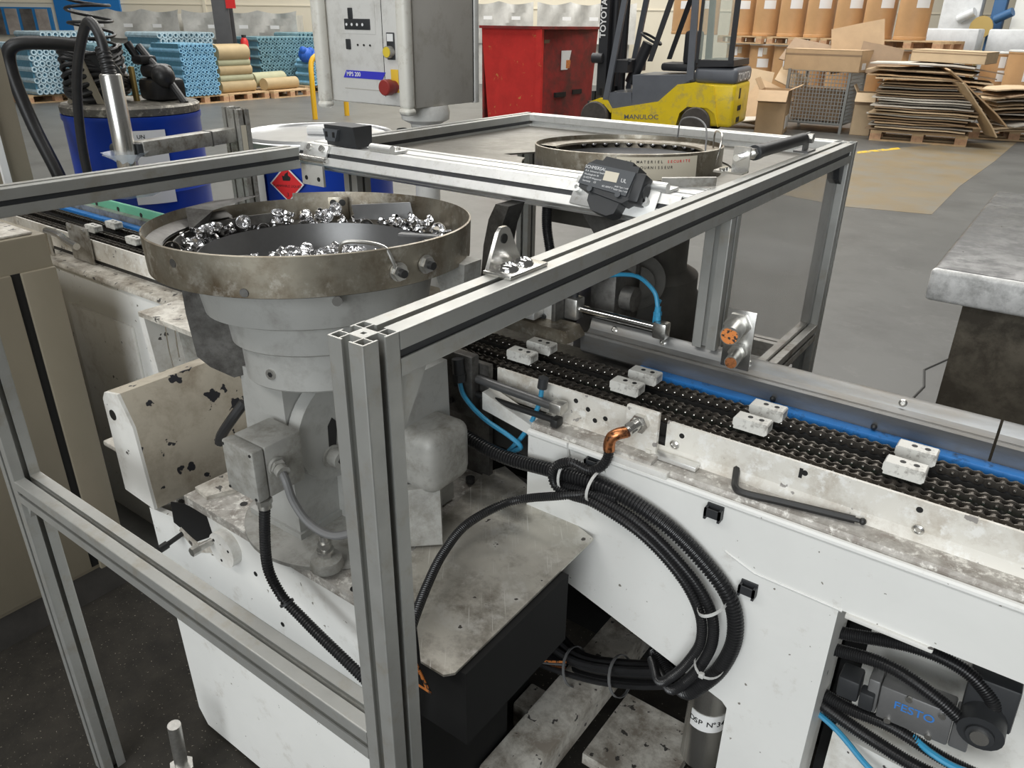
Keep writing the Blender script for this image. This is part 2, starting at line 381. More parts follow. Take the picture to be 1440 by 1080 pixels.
# small hinge knuckles between crossbar and flap
for x, hl in ((-.725, .03), (-.125, .045)):
    hk = part(fr, 'hinge', MB().cyl((x-hl, .750, 1.210), (x+hl, .750, 1.210), .0085, n=16), 'alu_bright')
    part(hk, 'leaf', MB().rbox(x-hl, x+hl, .753, .795, 1.2, 1.206, .002), 'alu_bright')
    for q in (-.018, .018): part(hk, 'screw', MB().cyl((x+q, .78, 1.206), (x+q, .78, 1.211), .005, n=12), 'stainless')
part(fr, 'latch_blade', MB().prism([(-.115, .80), (-.045, .865), (-.05, .872), (-.12, .808)], 1.2, 1.215, 'z'), 'alu_old')
# angle bracket bolted on the near beam
ab = part(fr, 'angle_bracket', MB().rbox(-.047, -.009, .224, .296, 1.2, 1.2045, .001), 'stainless')
part(ab, 'upright', MB().prism([(.226, 1.2), (.292, 1.2), (.268, 1.243), (.262, 1.247), (.252, 1.247), (.246, 1.241)], -.047, -.0425, 'x'), 'stainless')
part(ab, 'hole', MB().cyl((-.0424, .257, 1.234), (-.0415, .257, 1.234), .0055, n=14), 'ink_black')
for y in (.244, .272):
    part(ab, 'screw', MB().lathe([(.0115, 0), (.0115, .0015), (.0085, .006), (.005, .0075), (.0045, .0055), (0, .0055)], 18, (-.026, y, 1.2045)), 'chrome')
# ---------------------------------------------------------------- chain conveyor
XL, XR = -2.95, 1.25
cv = thing('chain_conveyor', 'long white painted chain conveyor running past both bowl feeders', 'conveyor', (0, .7, FZ))
# upright white strip with a gap, ledge and fascia
def strip(x0, x1, z1=.87): return MB().prism([(.622, .812), (.627, .812), (.627, z1), (.622, z1)], x0, x1, 'x')
part(cv, 'side_strip', strip(-.327, -.040), 'wall_plate')
part(cv, 'side_strip', strip(.018, XR), 'wall_plate')
part(cv, 'side_strip', strip(XL, -1.02), 'wall_plate')
part(cv, 'strip_fillet', MB().prism([(.622, .824), (.612, .811), (.622, .811)], -.20, XR, 'x'), 'wall_plate')
part(cv, 'ledge', MB().prism([(.572, .806), (.576, .811), (.63, .811), (.63, .80), (.572, .80)], -.215, XR, 'x'), 'ledge_grimy')
part(cv, 'ledge', MB().prism([(.562, .79), (.566, .797), (.63, .797), (.63, .785), (.562, .785)], XL, -1.02, 'x'), 'white_grimy')
fa = [(-.215, .800), (XR, .800), (XR, .690), (.335, .690), (.335, FZ), (.205, FZ), (.205, .405), (.195, .415), (-.134, .515), (-.215, .54)]
fp = part(cv, 'fascia', MB().prism(fa, .565, .580, 'y'), 'white_clean')
part(fp, 'rolled_edge', MB().tube([(-.215, .567, .797), (XR, .567, .797)], .0065, 10), 'white_clean')
part(fp, 'weld_seam', MB().tube([(.16, .5655, .712), (.21, .5645, .694), (.34, .5645, .690)], .0022, 6), 'white_clean')
part(fp, 'leg_side', MB().box(.325, .335, .58, .70, FZ, .69), 'white_paint')
part(fp, 'leg_side', MB().box(.205, .213, .58, .70, FZ, .41), 'white_paint')
part(fp, 'lip', MB().rbox(.345, .46, .560, .585, .682, .690, .002), 'white_paint')
# left side under the ledge
lp = part(cv, 'fascia', MB().prism([(XL, .79), (-1.02, .79), (-1.02, FZ), (XL, FZ)], .575, .62, 'y'), 'white_clean')
part(lp, 'access_panel', MB().rbox(-1.90, -1.55, .565, .576, .20, .675, .004), 'white_paint')
part(lp, 'access_panel', MB().rbox(-2.35, -1.95, .565, .576, .20, .72, .004), 'cabinet_cream')
# dark tray with guides
part(cv, 'tray', MB().box(XL, XR, .63, .79, .70, .825), 'guide_dark')
part(cv, 'tray_side', MB().box(XL, XR, .80, .86, .55, .84), 'steel_dark')
for y, m in ((.660, 'guide_dark'), (.702, 'guide_dark'), (.762, 'guide_dark')):
    part(cv, 'chain_guide', MB().box(XL, XR, y-.008, y+.008, .825, .848), m)
part(cv, 'wear_strip', MB().box(-.2, XR, .678, .688, .825, .846), 'green_dark')
part(cv, 'wear_strip', MB().box(XL, XR, .728, .738, .825, .846), 'guide_dark')
part(cv, 'blue_guide', MB().rbox(-.13, XR, .792, .815, .84, .862, .002), 'blue_plastic')
part(cv, 'blue_guide', MB().rbox(XL, -1.0, .792, .815, .84, .862, .002), 'blue_plastic')
# extruded rear rail
def railp(x0, x1): return MB().prism([(.815, .858), (.822, .852), (.862, .852), (.862, .912), (.857, .914), (.853, .910), (.847, .895), (.838, .889), (.824, .893), (.815, .896), (.811, .893)], x0, x1, 'x')
part(cv, 'rear_rail', railp(-.265, .452), 'alu_rail')
part(cv, 'rear_rail', railp(.456, XR), 'alu_rail')
for x in (-.21, -.105, .02, .062, .318, .62):
    part(cv, 'rail_screw', MB().lathe([(.0065, 0), (.0065, .002), (.004, .0035), (.003, .002), (0, .002)], 14, m=T(x, .8505, .9035) @ RX(62)), 'stainless')
for x in (.125, .29, .52): part(cv, 'rail_screw', MB().sphere((x, .8105, .868), .005, 10, 6), 'black_bolt')
gr_ = part(cv, 'green_guide', MB().rbox(XL, -1.02, .845, .857, .862, .905, .002), 'green_plastic')
for i in range(14): part(gr_, 'bolt_hole', MB().cyl((-2.85+i*.135, .8455, .885), (-2.85+i*.135, .8435, .885), .007, n=10), 'black_bolt')
part(cv, 'rail_bar', MB().box(XL, -1.02, .822, .845, .852, .878), 'alu_old')
# dirty guide shoe bar left of the rail (in front of the clamp block)
part(cv, 'guide_shoe', MB().prism([(-.72, .885), (-.27, .885), (-.255, .893), (-.27, .912), (-.72, .912)], .762, .815, 'y'), 'steel_band')
# plate behind the near posts where the conveyor wall is open
part(cv, 'inner_plate', MB().box(-1.02, -.33, .60, .612, .60, .88), 'steel_dark')
part(cv, 'bracing', MB().prism([(-.33, .80), (-.215, .78), (-.215, .80), (-.33, .835)], .580, .61, 'y'), 'white_paint')
for x, z, in ((-.215+.06, .854), (-.13, .845), (-.095, .838), (.045, .852), (.24, .856), (.395, .856), (-.115, .828)):
    part(cv, 'hole', MB().cyl((x, .6225, z), (x, .6215, z), .0045, n=12), 'ink_black')
part(cv, 'slot', MB().box(.232, .237, .6212, .6225, .846, .862), 'ink_black')
for x, z in ((.40, .826), (.035, .833)): part(cv, 'screw_head', MB().lathe([(.008, 0), (.008, .003), (.005, .005), (.0035, .003), (0, .003)], 14, m=T(x, .622, z) @ RX(90)), 'stainless')
part(cv, 'hole', MB().cyl((.245, .600, .8112), (.245, .600, .8118), .006, n=14), 'ink_black')

# ---------------------------------------------------------------- roller chains (5/8" pitch)
PT = .015875
def plate8(y0, y1, rr=.0072):
    n = 10; a = [( rr*math.cos(R(90-180*i/n))+PT/2, rr*math.sin(R(90-180*i/n))) for i in range(n+1)]
    b = [(-p[0], -p[1]) for p in a]
    poly = a+[(0, -rr*.62)]+b+[(0, rr*.62)]
    return MB().prism(poly, y0, y1, 'y')
def link(outer):
    mb = MB(); w = .0078 if outer else .0058; t = .0014
    for s in (-1, 1):
        y0, y1 = (w, w+t) if s > 0 else (-w-t, -w)
        q = plate8(y0, y1); mb.add(q.v, q.f)
    if outer:
        for x in (-PT/2, PT/2): mb.cyl((x, -.0105, 0), (x, .0105, 0), .0028, n=8)
    else:
        for x in (-PT/2, PT/2): mb.cyl((x, -.0057, 0), (x, .0057, 0), .0050, n=10)
    return mb
LO, LI = link(True).mesh('link'), link(False).mesh('link')
pinm = MB()
for x in (-PT/2, PT/2): pinm.sphere((x, -.0105, 0), .0028, 8, 5)
PINM = pinm.mesh('pin_head')
for me, mt in ((LO, 'chain_steel'), (LI, 'chain_steel'), (PINM, 'pin_steel')): me.materials.append(MT[mt])
def chain(y, z, label, x0=-.72, x1=.62):
    t = thing('roller_chain', label, 'chain', (0, y, z), 'roller chains on the conveyor')
    k = 0; x = x0
    while x < x1:
        o = bpy.data.objects.new('link', LO if k % 2 else LI); COL.objects.link(o); o.parent = t; o.location = (x, 0, 0)
        if k % 2:
            p = bpy.data.objects.new('pin_heads', PINM); COL.objects.link(p); p.parent = o
        x += PT; k += 1
    far = MB(); x = x0-PT; k = 1
    while x > XL:
        q = LO if k % 2 else LI; d = MB().box(x-PT*.75, x+PT*.75, -.009 if k % 2 else -.007, -.0065 if k % 2 else -.005, -.006, .006); far.add(d.v, d.f)
        d.v = [(a, -b, c) for a, b, c in d.v]; d.f = [tuple(reversed(f)) for f in d.f]; far.add(d.v, d.f)
        far.cyl((x-PT/2, -.009, 0), (x-PT/2, .009, 0), .0045, n=6)
        x -= PT; k += 1
    lk = (link(False), link(True)); n_ = round((x1-x0)/PT)
    k = 0; x = x0
    while x < x1: x += PT; k += 1
    while x < XR-.02: far.add([(a+x, b, c) for a, b, c in lk[k % 2].v], lk[k % 2].f); x += PT; k += 1
    o = bpy.data.objects.new('links', far.mesh('links')); o.data.materials.append(MT['chain_steel']); COL.objects.link(o); o.parent = t; o['kind'] = 'stuff'
    return t
chain(.660, .857, 'oily black roller chain nearest the white conveyor side strip')
chain(.702, .857, 'middle oily roller chain carrying the nearer white blocks')
chain(.762, .857, 'oily roller chain along the blue guide carrying the farther white blocks')
# carrier blocks
def block_proto():
    t = thing('carrier_block', 'x', 'block', (0, 0, 0), 'white plastic carrier blocks')
    t.name = 'carrier_block'
    mb = MB().prism([(-.027, -.010), (.023, -.010), (.027, -.006), (.027, .008), (.025, .010), (-.027, .010), (-.029, .007), (-.029, -.004), (-.027, -.005)], -.0125, .0125, 'y')
    part(t, 'body', mb, 'nylon_white')
    for x in (-.006, .012): part(t, 'bolt_hole', MB().cyl((x, .001, .0098), (x, .001, .0104), .0042, n=14), 'ink_black')
    return t
bp = block_proto(); BX = [.361-.2245*k for k in range(0, 4)]
nms = ['rightmost', 'second from the right', 'third from the right', 'fourth from the right']
first = True
for row, (y, dx, rn) in enumerate(((.682, 0, 'nearer row'), (.742, .004, 'farther row'))):
    for k in range(4):
        lb = 'white nylon carrier block, %s in the %s on the chains' % (nms[k], rn)
        Mx = T(BX[k]+dx, y, .878)
        if first: bp.matrix_world = Mx; bp['label'] = lb; first = False
        else: dup(bp, Mx, lb)
for i, (k, y) in enumerate(((9, .682), (10, .682), (9, .742), (10, .742), (8, .682))):
    dup(bp, T(.361-.2245*k+(.004 if y > .7 else 0), y, .878), ['white carrier block in the nearer row beside the toggle clamp plate', 'white carrier block in the nearer row, left of the clamp under the beam', 'white carrier block in the farther row behind the clamp plate', 'white carrier block in the farther row, leftmost under the beam', 'white carrier block in the nearer row just left of the steel bowl'][i])
# ---------------------------------------------------------------- machine base under the bowl
mb_ = thing('machine_stand', 'chipped white painted machine base carrying the steel bowl feeder', 'machine base', (-.5, .3, FZ))
part(mb_, 'top_plate', MB().prism([(-.748, .205), (-.232, .201), (-.232, .60), (-.82, .60), (-.82, .40), (-.748, .36)], .622, .64, 'z'), 'ledge_grimy')
fb = part(mb_, 'front_panel', MB().prism([(-.905, .545), (-.80, .562), (-.752, .622), (-.22, .622), (-.22, FZ+.01), (-.86, FZ+.01), (-.885, FZ+.05)], .21, .222, 'y'), 'white_clean')
part(mb_, 'side_panel', MB().prism([(.222, .545), (.60, .545), (.60, FZ), (.222, FZ+.01)], -.902, -.89, 'x'), 'white_paint')
part(mb_, 'side_panel', MB().prism([(.222, .622), (.60, .622), (.60, FZ), (.222, FZ+.01)], -.232, -.22, 'x'), 'shade_black')  # black for the shade below the sheet
part(fb, 'opening', MB().prism([(-.815, .548), (-.81, .598), (-.76, .614), (-.69, .618), (-.68, .575), (-.74, .535)], .2085, .2105, 'y'), 'shade_black')  # black patch for the shade inside the opening
part(fb, 'stained_edge', MB().prism([(-.80, .535), (-.79, .548), (-.74, .532), (-.68, .57), (-.66, .545), (-.75, .505)], .2080, .2105, 'y'), 'white_grimy')
for x, z in ((-.56, .545), (-.50, .46), (-.45, .41), (-.43, .355), (-.70, .33), (-.60, .30)): part(fb, 'hole', MB().cyl((x, .2105, z), (x, .2092, z), .005, n=12), 'ink_black')
ad = part(fb, 'adjuster_disc', MB().cyl((-.63, .21, .575), (-.63, .192, .575), .036, n=28), 'white_paint')
part(ad, 'stud', MB().cyl((-.655, .192, .585), (-.655, .165, .585), .0065, n=12).hexa((-.655, .165, .585), (-.655, .150, .585), .009), 'bolt')
for a in (20, 140, 260): part(ad, 'hole', MB().cyl((-.63+.024*math.cos(R(a)), .193, .575+.024*math.sin(R(a))), (-.63+.024*math.cos(R(a)), .1915, .575+.024*math.sin(R(a))), .003, n=8), 'ink_black')
part(fb, 'black_bolt', MB().cyl((-.79, .21, .532), (-.79, .170, .525), .005, n=10).cyl((-.79, .175, .526), (-.79, .158, .524), .008, n=12), 'black_bolt')
part(mb_, 'plate_step', MB().prism([(-.745, .228), (-.70, .222), (-.65, .34), (-.74, .36)], .64, .648, 'z'), 'white_grimy')
for x, y in ((-.635, .255), (-.30, .215)): part(mb_, 'hole', MB().cyl((x, y, .6402), (x, y, .6408), .007, n=12), 'ink_black')
part(mb_, 'corner_washer', MB().lathe([(.016, 0), (.016, .006), (.006, .006), (.006, .01), (0, .01)], 16, (-.275, .222, .64)), 'white_grimy')

# chipped guard cover left of the bowl
gc = thing('guard_cover', 'cream chipped sheet metal guard cover with a round hole in its end', 'cover', (-.91, .3, .56))
gpoly = [(-.965, .572), (-.858, .565), (-.872, .745), (-.905, .806), (-.955, .797), (-.968, .78)]
part(gc, 'body', MB().prism(gpoly, .204, .445, 'y'), 'cream_chip')
part(gc, 'end_plate', MB().prism([(a*.985-.0135, b) for a, b in gpoly], .198, .204, 'y'), 'white_paint')  # whiter than the body: light on this end put into the colour
part(gc, 'end_hole', MB().cyl((-.94, .1985, .752), (-.94, .1965, .752), .011, n=18), 'ink_black')
part(gc, 'foot_lug', MB().rbox(-1.02, -.95, .20, .26, .655, .667, .004), 'white_grimy')
part(gc, 'stand', MB().box(-.955, -.87, .25, .44, .30, .57), 'white_grimy')
part(gc, 'rubber_hose', MB().tube(spline([(-.70, .33, .80), (-.715, .31, .77), (-.735, .295, .735), (-.742, .292, .715)]), .010, 10), 'black_rubber')

# ---------------------------------------------------------------- vibrating bowl feeder
BC = (-.473, .347)
bf = thing('bowl_feeder', 'vibrating steel bowl feeder full of metal caps on a grey cast base', 'bowl feeder', (BC[0], BC[1], .64))
def tilt(z0=1.15, deg=2.0):                                   # the rim sits a little lower at the back
    d = Vector((.774, -.633, 0)); ax = Vector((0, 0, 1)).cross(d)
    return T(BC[0], BC[1], z0) @ Matrix.Rotation(R(-deg), 4, ax) @ T(-BC[0], -BC[1], -z0)
TL = tilt()
def ring(prof, n=72, a0=0, a1=None): return MB().lathe(prof, n, (BC[0], BC[1], 0), TL, R(a0), None if a1 is None else R(a1), close=False)
# outer band: full height from the front round to the back, a lower stretch at the back left
rim = part(bf, 'rim_band', ring([(.233, 1.122), (.2385, 1.122), (.241, 1.176), (.2385, 1.177), (.236, 1.128)], 84, 185, 508), 'steel_band')
part(bf, 'rim_band', ring([(.233, 1.122), (.2385, 1.122), (.240, 1.166), (.2375, 1.167), (.2355, 1.128)], 14, 148, 185), 'steel_band')
part(bf, 'outer_track', ring([(.2365, 1.130), (.200, 1.124), (.172, 1.122), (.172, 1.117), (.2365, 1.121)], 72), 'steel_dark')
part(bf, 'inner_wall', ring([(.172, 1.134), (.1695, 1.135), (.163, 1.10), (.150, 1.078), (.0, 1.072), (.0, 1.066), (.155, 1.066), (.169, 1.10), (.172, 1.117)], 64), 'steel_grey')
part(bf, 'track_rail', ring([(.200, 1.124), (.201, 1.152), (.203, 1.152), (.204, 1.124)], 34, 160, 240), 'steel_dark')
part(bf, 'track_rail', ring([(.215, 1.150), (.237, 1.158), (.237, 1.161), (.215, 1.153)], 34, 178, 250), 'steel_dark')
fpl = TL @ T(BC[0], BC[1], 0)
part(bf, 'folded_flap', MB().add([(-.198, .125, 1.178), (-.165, .19, 1.176), (-.085, .205, 1.181), (-.155, .115, 1.174), (-.190, .08, 1.150), (-.175, .105, 1.138)], [(0, 3, 2, 1), (0, 1, 2, 3), (0, 4, 3), (0, 3, 4), (4, 5, 3), (4, 3, 5)], fpl @ RZ(50)), 'steel_dark')
part(bf, 'deflector', MB().add([(.055, .195, 1.160), (.155, .150, 1.170), (.160, .145, 1.142), (.06, .190, 1.134), (.053, .197, 1.160), (.153, .152, 1.170), (.158, .147, 1.142), (.058, .192, 1.134)], [(0, 1, 2, 3), (7, 6, 5, 4), (0, 4, 5, 1), (3, 2, 6, 7), (1, 5, 6, 2), (0, 3, 7, 4)], fpl @ RZ(46)), 'steel_grey')
wp = part(bf, 'wall_bracket', MB().rbox(.0, .035, .2225, .2255, 1.125, 1.170, .001, fpl @ RZ(43)), 'steel_band')
for x in (.009, .025): part(wp, 'screw', MB().cyl((x, .2225, 1.160), (x, .2215, 1.160), .006, n=14, m=fpl @ RZ(43)), 'black_bolt')
part(bf, 'lever_strip', MB().box(.10, .19, .09, .105, 1.136, 1.139, fpl @ RZ(22)), 'steel_grey')
# wire handle and bolts on the near wall
def onwall(adeg, z, r=.2405): a = R(adeg); return Vector((BC[0]+r*math.cos(a), BC[1]+r*math.sin(a), z)), Vector((math.cos(a), math.sin(a), 0))
for ad_, z in ((-14, 1.151), (-3, 1.152)):
    p, n_ = onwall(ad_, z)
    bb = part(bf, 'wall_bolt', MB().hexa(p, p+n_*.008, .0115).cyl(p, p+n_*.003, .013, n=16), 'bolt')
    part(bb, 'thread', MB().cyl(p+n_*.008, p+n_*.016, .0055, n=12), 'black_bolt')
p0, n_ = onwall(-15, 1.151); pe, ne = onwall(-42, 1.195, .21)
wr = [p0+n_*.006, p0+n_*.008+Vector((-.006, -.004, .018)), p0+Vector((-.008, -.010, .034)), p0+Vector((-.026, -.030, .042)), p0+Vector((-.046, -.046, .040)), p0+Vector((-.054, -.046, .018))]
part(bf, 'wire_handle', MB().tube(spline(wr), .0026, 8), 'bolt')
for ad_, z in ((-62, 1.137), (-120, 1.16), (-88, 1.163)):
    p, n_ = onwall(ad_, z, .239); part(bf, 'rivet', MB().cyl(p-n_*.002, p+n_*.0015, .006, n=12), 'steel_dark')
p, n_ = onwall(-33, 1.108, .184); part(bf, 'clamp_stud', MB().cyl(p-n_*.01, p+n_*.012, .007, n=12), 'chrome')
# stepped grey rings
TR = tilt(1.05, 4.5) @ T(0, 0, -.010)
def ring0(prof, n=64): return MB().lathe(prof, n, (BC[0], BC[1], 0), TR if prof[0][1] > .9 else None)
part(bf, 'upper_ring', ring0([(.05, 1.055), (.165, 1.055), (.172, 1.058), (.184, 1.122), (.178, 1.122), (.166, 1.061), (.05, 1.061)]), 'grey_cast')
part(bf, 'middle_ring', ring0([(.05, 1.006), (.136, 1.006), (.140, 1.009), (.145, 1.055), (.05, 1.055)]), 'grey_cast')
part(bf, 'lower_ring', ring0([(.05, .945), (.122, .945), (.125, .948), (.128, 1.006), (.05, 1.006)]), 'grey_cast')
p, n_ = onwall(-78, .970, .125); lr = part(bf, 'socket_screw', MB().cyl(p, p+n_*.009, .0085, n=16), 'bolt'); part(lr, 'socket', MB().cyl(p+n_*.009, p+n_*.0094, .0045, n=6), 'ink_black')
part(bf, 'side_plate', MB().prism([(.10, 1.125), (.202, 1.125), (.202, 1.04), (.197, .968), (.18, .948), (.147, .926), (.13, .930), (.10, .94)], -.002, .002, 'y', m=T(BC[0], BC[1], 0) @ RZ(231)), 'steel_dark')
part(bf, 'side_plate', MB().prism([(-.30, 1.13), (-.27, 1.045), (-.24, 1.06), (-.235, 1.13)], .42, .46, 'y'), 'grey_box')
# cast three-armed base
part(bf, 'column', MB().add([(-.575, .243, .645), (-.458, .243, .645), (-.458, .46, .645), (-.575, .46, .645), (-.562, .243, .945), (-.46, .243, .945), (-.46, .46, .945), (-.562, .46, .945)], [(3, 2, 1, 0), (4, 5, 6, 7), (0, 1, 5, 4), (1, 2, 6, 5), (2, 3, 7, 6), (3, 0, 4, 7)]), 'grey_cast')
part(bf, 'column_foot', MB().box(-.588, -.452, .238, .47, .645, .662), 'grey_cast')
dpoly = [(.335+.095*math.cos(R(a)), .835+.095*math.sin(R(a))) for a in range(75, 246, 9)]+[(.335, .745), (.46, .745), (.46, .925)]
dsc = part(bf, 'spring_clamp', MB().prism(dpoly, -.458, -.432, 'x'), 'grey_cast')
part(dsc, 'slot', MB().prism([(.300, .80), (.314, .80), (.322, .85), (.312, .862), (.302, .85)], -.4325, -.4312, 'x'), 'ink_black')
part(dsc, 'clamp_bolt', MB().cyl((-.432, .305, .793), (-.428, .305, .793), .020, n=20).cyl((-.428, .305, .793), (-.408, .305, .793), .0155, n=20), 'grey_box')
part(dsc, 'socket', MB().cyl((-.408, .305, .793), (-.4075, .305, .793), .008, n=6), 'ink_black')
part(bf, 'arm', MB().prism([(.33, .645), (.50, .645), (.49, .93), (.34, .93)], -.46, -.335, 'x'), 'grey_cast')
part(bf, 'spring_cover', MB().rbox(-.395, -.268, .37, .475, .735, .845, .022, seg=4), 'grey_box')  # darker grey for the shade on it; same for the foot bracket
part(bf, 'side_block', MB().prism([(.345, .80), (.37, .79), (.40, .86), (.37, .87)], -.44, -.40, 'x'), 'grey_cast')
part(bf, 'foot_bracket', MB().add([(-.345, .325, .745), (-.275, .395, .745), (-.255, .375, .65), (-.345, .29, .65), (-.355, .34, .745), (-.285, .41, .745), (-.285, .41, .65), (-.36, .33, .65)], [(3, 2, 1, 0), (4, 5, 6, 7), (0, 1, 5, 4), (1, 2, 6, 5), (2, 3, 7, 6), (3, 0, 4, 7)]), 'grey_box')
part(bf, 'base_disc', ring0([(.165, .64), (.168, .642), (.168, .649), (.165, .651), (0, .651)]), 'grey_box')
for x, y in ((-.365, .218), (-.322, .30)):
    ft = part(bf, 'foot_pad', MB().lathe([(.026, 0), (.027, .004), (.025, .018), (.012, .022), (0, .022)], 20, (x, y, .651)), 'grey_box')
    part(ft, 'stud', MB().cyl((x, y, .672), (x, y, .712), .007, n=12).hexa((x, y, .672), (x, y, .682), .012).hexa((x, y, .690), (x, y, .700), .011).cyl((x, y, .682), (x, y, .686), .014, n=14), 'bolt')
# junction box
jm = T(-.4515, .169, .834)
jb = part(bf, 'junction_box', MB().rbox(-.0375, .0375, -.002, .066, -.044, .044, .004, jm), 'grey_box')
part(jb, 'lid', MB().rbox(-.0375, .0375, -.024, -.003, -.044, .044, .004, jm), 'grey_box')
for a, b in ((-.032, -.038), (.032, -.038), (-.032, .038), (.032, .038)): part(jb, 'lid_screw', MB().cyl((a, -.024, b), (a, -.0252, b), .0025, n=8, m=jm), 'black_bolt')
part(jb, 'cable_gland', MB().cyl((.0375, .014, .006), (.043, .014, .006), .0145, n=20, m=jm).hexa((.043, .014, .006), (.050, .012, .005), .013, m=jm).cyl((.050, .012, .005), (.060, .010, .003), .011, n=16, m=jm), 'grey_box')
part(jb, 'conduit_gland', MB().hexa((.030, -.010, -.044), (.030, -.010, -.052), .0125, m=jm).cyl((.030, -.010, -.052), (.030, -.010, -.060), .0105, n=16, m=jm), 'bolt')
g0 = jm @ Vector((.054, .011, .004)); g1 = jm @ Vector((.030, -.010, -.056))
part(jb, 'grey_cable', MB().tube(spline([g0, g0+Vector((.014, -.004, -.012)), (-.372, .176, .795), (-.345, .180, .765), (-.305, .19, .755), (-.262, .21, .775), (-.22, .25, .80)], 12), .0062, 10), 'grey_rubber')
part(jb, 'corrugated_conduit', MB().corr([g1, (-.422, .154, .746), (-.422, .148, .69), (-.415, .146, .655), (-.392, .148, .62), (-.355, .15, .60), (-.314, .15, .585), (-.236, .15, .560), (-.15, .15, .53)], .0088, 12, .0046, .82), 'black_conduit')
tp = Vector((-.385, .148, .614)); part(jb, 'cable_tie', MB().lathe([(.011, -.002), (.0118, -.002), (.0118, .002), (.011, .002)], 14, m=T(*tp) @ RY(-35)).box(-.020, -.008, -.003, .003, -.002, .002, T(*tp)), 'black_plastic')

# loose caps in the bowl: every cap is a thing of its own
capm = MB().lathe([(0, .0), (.0062, .0), (.0072, .0015), (.0072, .0055), (.0105, .0075), (.0118, .0085), (.0118, .0130), (.0122, .0140), (.0114, .0140), (.0110, .0090), (.0096, .0082), (.0064, .0062), (.0062, .0016), (0, .0014)], 18, close=False).mesh('metal_cap')
capm.materials.append(MT['cap_metal'])
rnd = random.Random(11)
def cap(loc, rot, label):
    o = bpy.data.objects.new('metal_cap', capm); COL.objects.link(o); o.location = loc; o.rotation_euler = rot
    return tag(o, label, 'cap', 'metal caps in the steel bowl')
def polar(r, a, z): q = TL @ Vector((BC[0]+r*math.cos(R(a)), BC[1]+r*math.sin(R(a)), z)); return q
i = 0
for a in range(62, 236, 7):                            # far track: a row on edge and tumbled, two layers where heaped
    for k in range(2 if (a < 130 or a > 178) else 2):
        if k == 1 and rnd.random() < .38: continue
        r_ = .188+.020*rnd.random() if k == 0 else .182+.03*rnd.random()
        if 128 < a < 216: r_ = .185+.012*rnd.random()
        cap(polar(r_, a+rnd.uniform(-2.5, 2.5), 1.126+(.013*k)+rnd.uniform(0, .003)), (rnd.uniform(-1.5, 1.5) if rnd.random() < .65 else rnd.uniform(-.2, .2), rnd.uniform(-1.2, 1.2), rnd.uniform(0, 6.3)), 'shiny metal cap lying on the outer track of the steel bowl'); i += 1
for a in range(22, 62, 6):
    cap(polar(.195+.02*rnd.random(), a, 1.127), (rnd.uniform(-.9, .9), rnd.uniform(-.6, .6), rnd.uniform(0, 6.3)), 'shiny metal cap lying on the outer track of the steel bowl')
for n_c in range(80):                                  # heap on the bowl floor
    a = rnd.uniform(0, 360); r_ = .135*math.sqrt(rnd.random())
    cap(polar(r_, a, 1.078+(.040*(1-r_/.16)+.008)*rnd.random()**.5), (rnd.uniform(-1.6, 1.6), rnd.uniform(-1.3, 1.3), rnd.uniform(0, 6.3)), 'shiny metal cap in the heap on the steel bowl floor')
cap(polar(.197, 127, 1.150), (R(62), 0, R(20)), 'open metal cap facing the viewer on top of the heap by the wall bracket')
# ---------------------------------------------------------------- left cabinet and slab
cb = thing('steel_cabinet', 'tall cream steel cabinet at the left with a dark door gap', 'cabinet', (-1.8, 0, FZ))
part(cb, 'body', MB().rbox(-2.35, -1.49, -.9, .385, .045, .985, .006), 'cabinet_cream')
part(cb, 'plinth', MB().box(-2.34, -1.50, -.88, .375, FZ, .046), 'plinth')
part(cb, 'door', MB().rbox(-1.494, -1.482, -.9, .285, .06, .905, .003), 'cabinet_cream')
part(cb, 'door_gap', MB().box(-1.4915, -1.4885, .286, .306, .06, .905), 'ink_black')
part(cb, 'edge_strip', MB().rbox(-1.492, -1.480, .306, .385, .045, .905, .003), 'cabinet_cream')
part(cb, 'top_lip', MB().rbox(-2.3, -1.50, -.9, .36, .985, .992, .003), 'white_grimy')
part(cb, 'corner_bolt', MB().cyl((-1.498, -.10, .015), (-1.488, -.10, .015), .012, n=14), 'black_bolt')
sl = thing('machine_upright', 'pale grey machine upright with a white edge at the far left', 'upright', (-2.5, .7, FZ))
part(sl, 'body', MB().box(-2.75, -2.5, .56, .803, .7, 2.4), 'cabinet_cream')
part(sl, 'edge_strip', MB().box(-2.505, -2.485, .705, .728, .7, 1.25), 'white_label')
# hollow square bracket on the conveyor side
hb = thing('box_bracket', 'white chipped hollow box bracket below the left conveyor ledge', 'bracket', (-1.15, .5, .55))
part(hb, 'plate', MB().box(-1.285, -1.03, .46, .57, .800, .812), 'white_grimy')
part(hb, 'plate', MB().prism([(-1.285, .800), (-1.262, .800), (-1.235, .58), (-1.262, .58)], .46, .57, 'y'), 'white_paint')
part(hb, 'plate', MB().box(-1.26, -1.03, .535, .565, .58, .800), 'grey_box')
part(hb, 'wire', MB().tube(spline([(-1.19, .47, .80), (-1.185, .465, .74), (-1.17, .46, .69)]), .0015, 5), 'stainless')
part(hb, 'wire', MB().tube(spline([(-1.15, .47, .80), (-1.145, .465, .76), (-1.14, .462, .73)]), .0015, 5), 'stainless')

# ---------------------------------------------------------------- stainless guard sheet beside the base
gs = thing('guard_sheet', 'bare scratched stainless sheet lying flat beside the bowl base', 'sheet', (-.15, .4, .64))
part(gs, 'sheet', MB().prism([(-.063, .550), (-.060, .175), (-.070, .163), (-.112, .163), (-.285, .325), (-.345, .60), (-.327, .648), (-.20, .60)], .6405, .6445, 'z'), 'steel_sheet')
part(gs, 'screw', MB().cyl((-.345, .56, .6445), (-.345, .56, .655), .009, n=16), 'black_bolt')

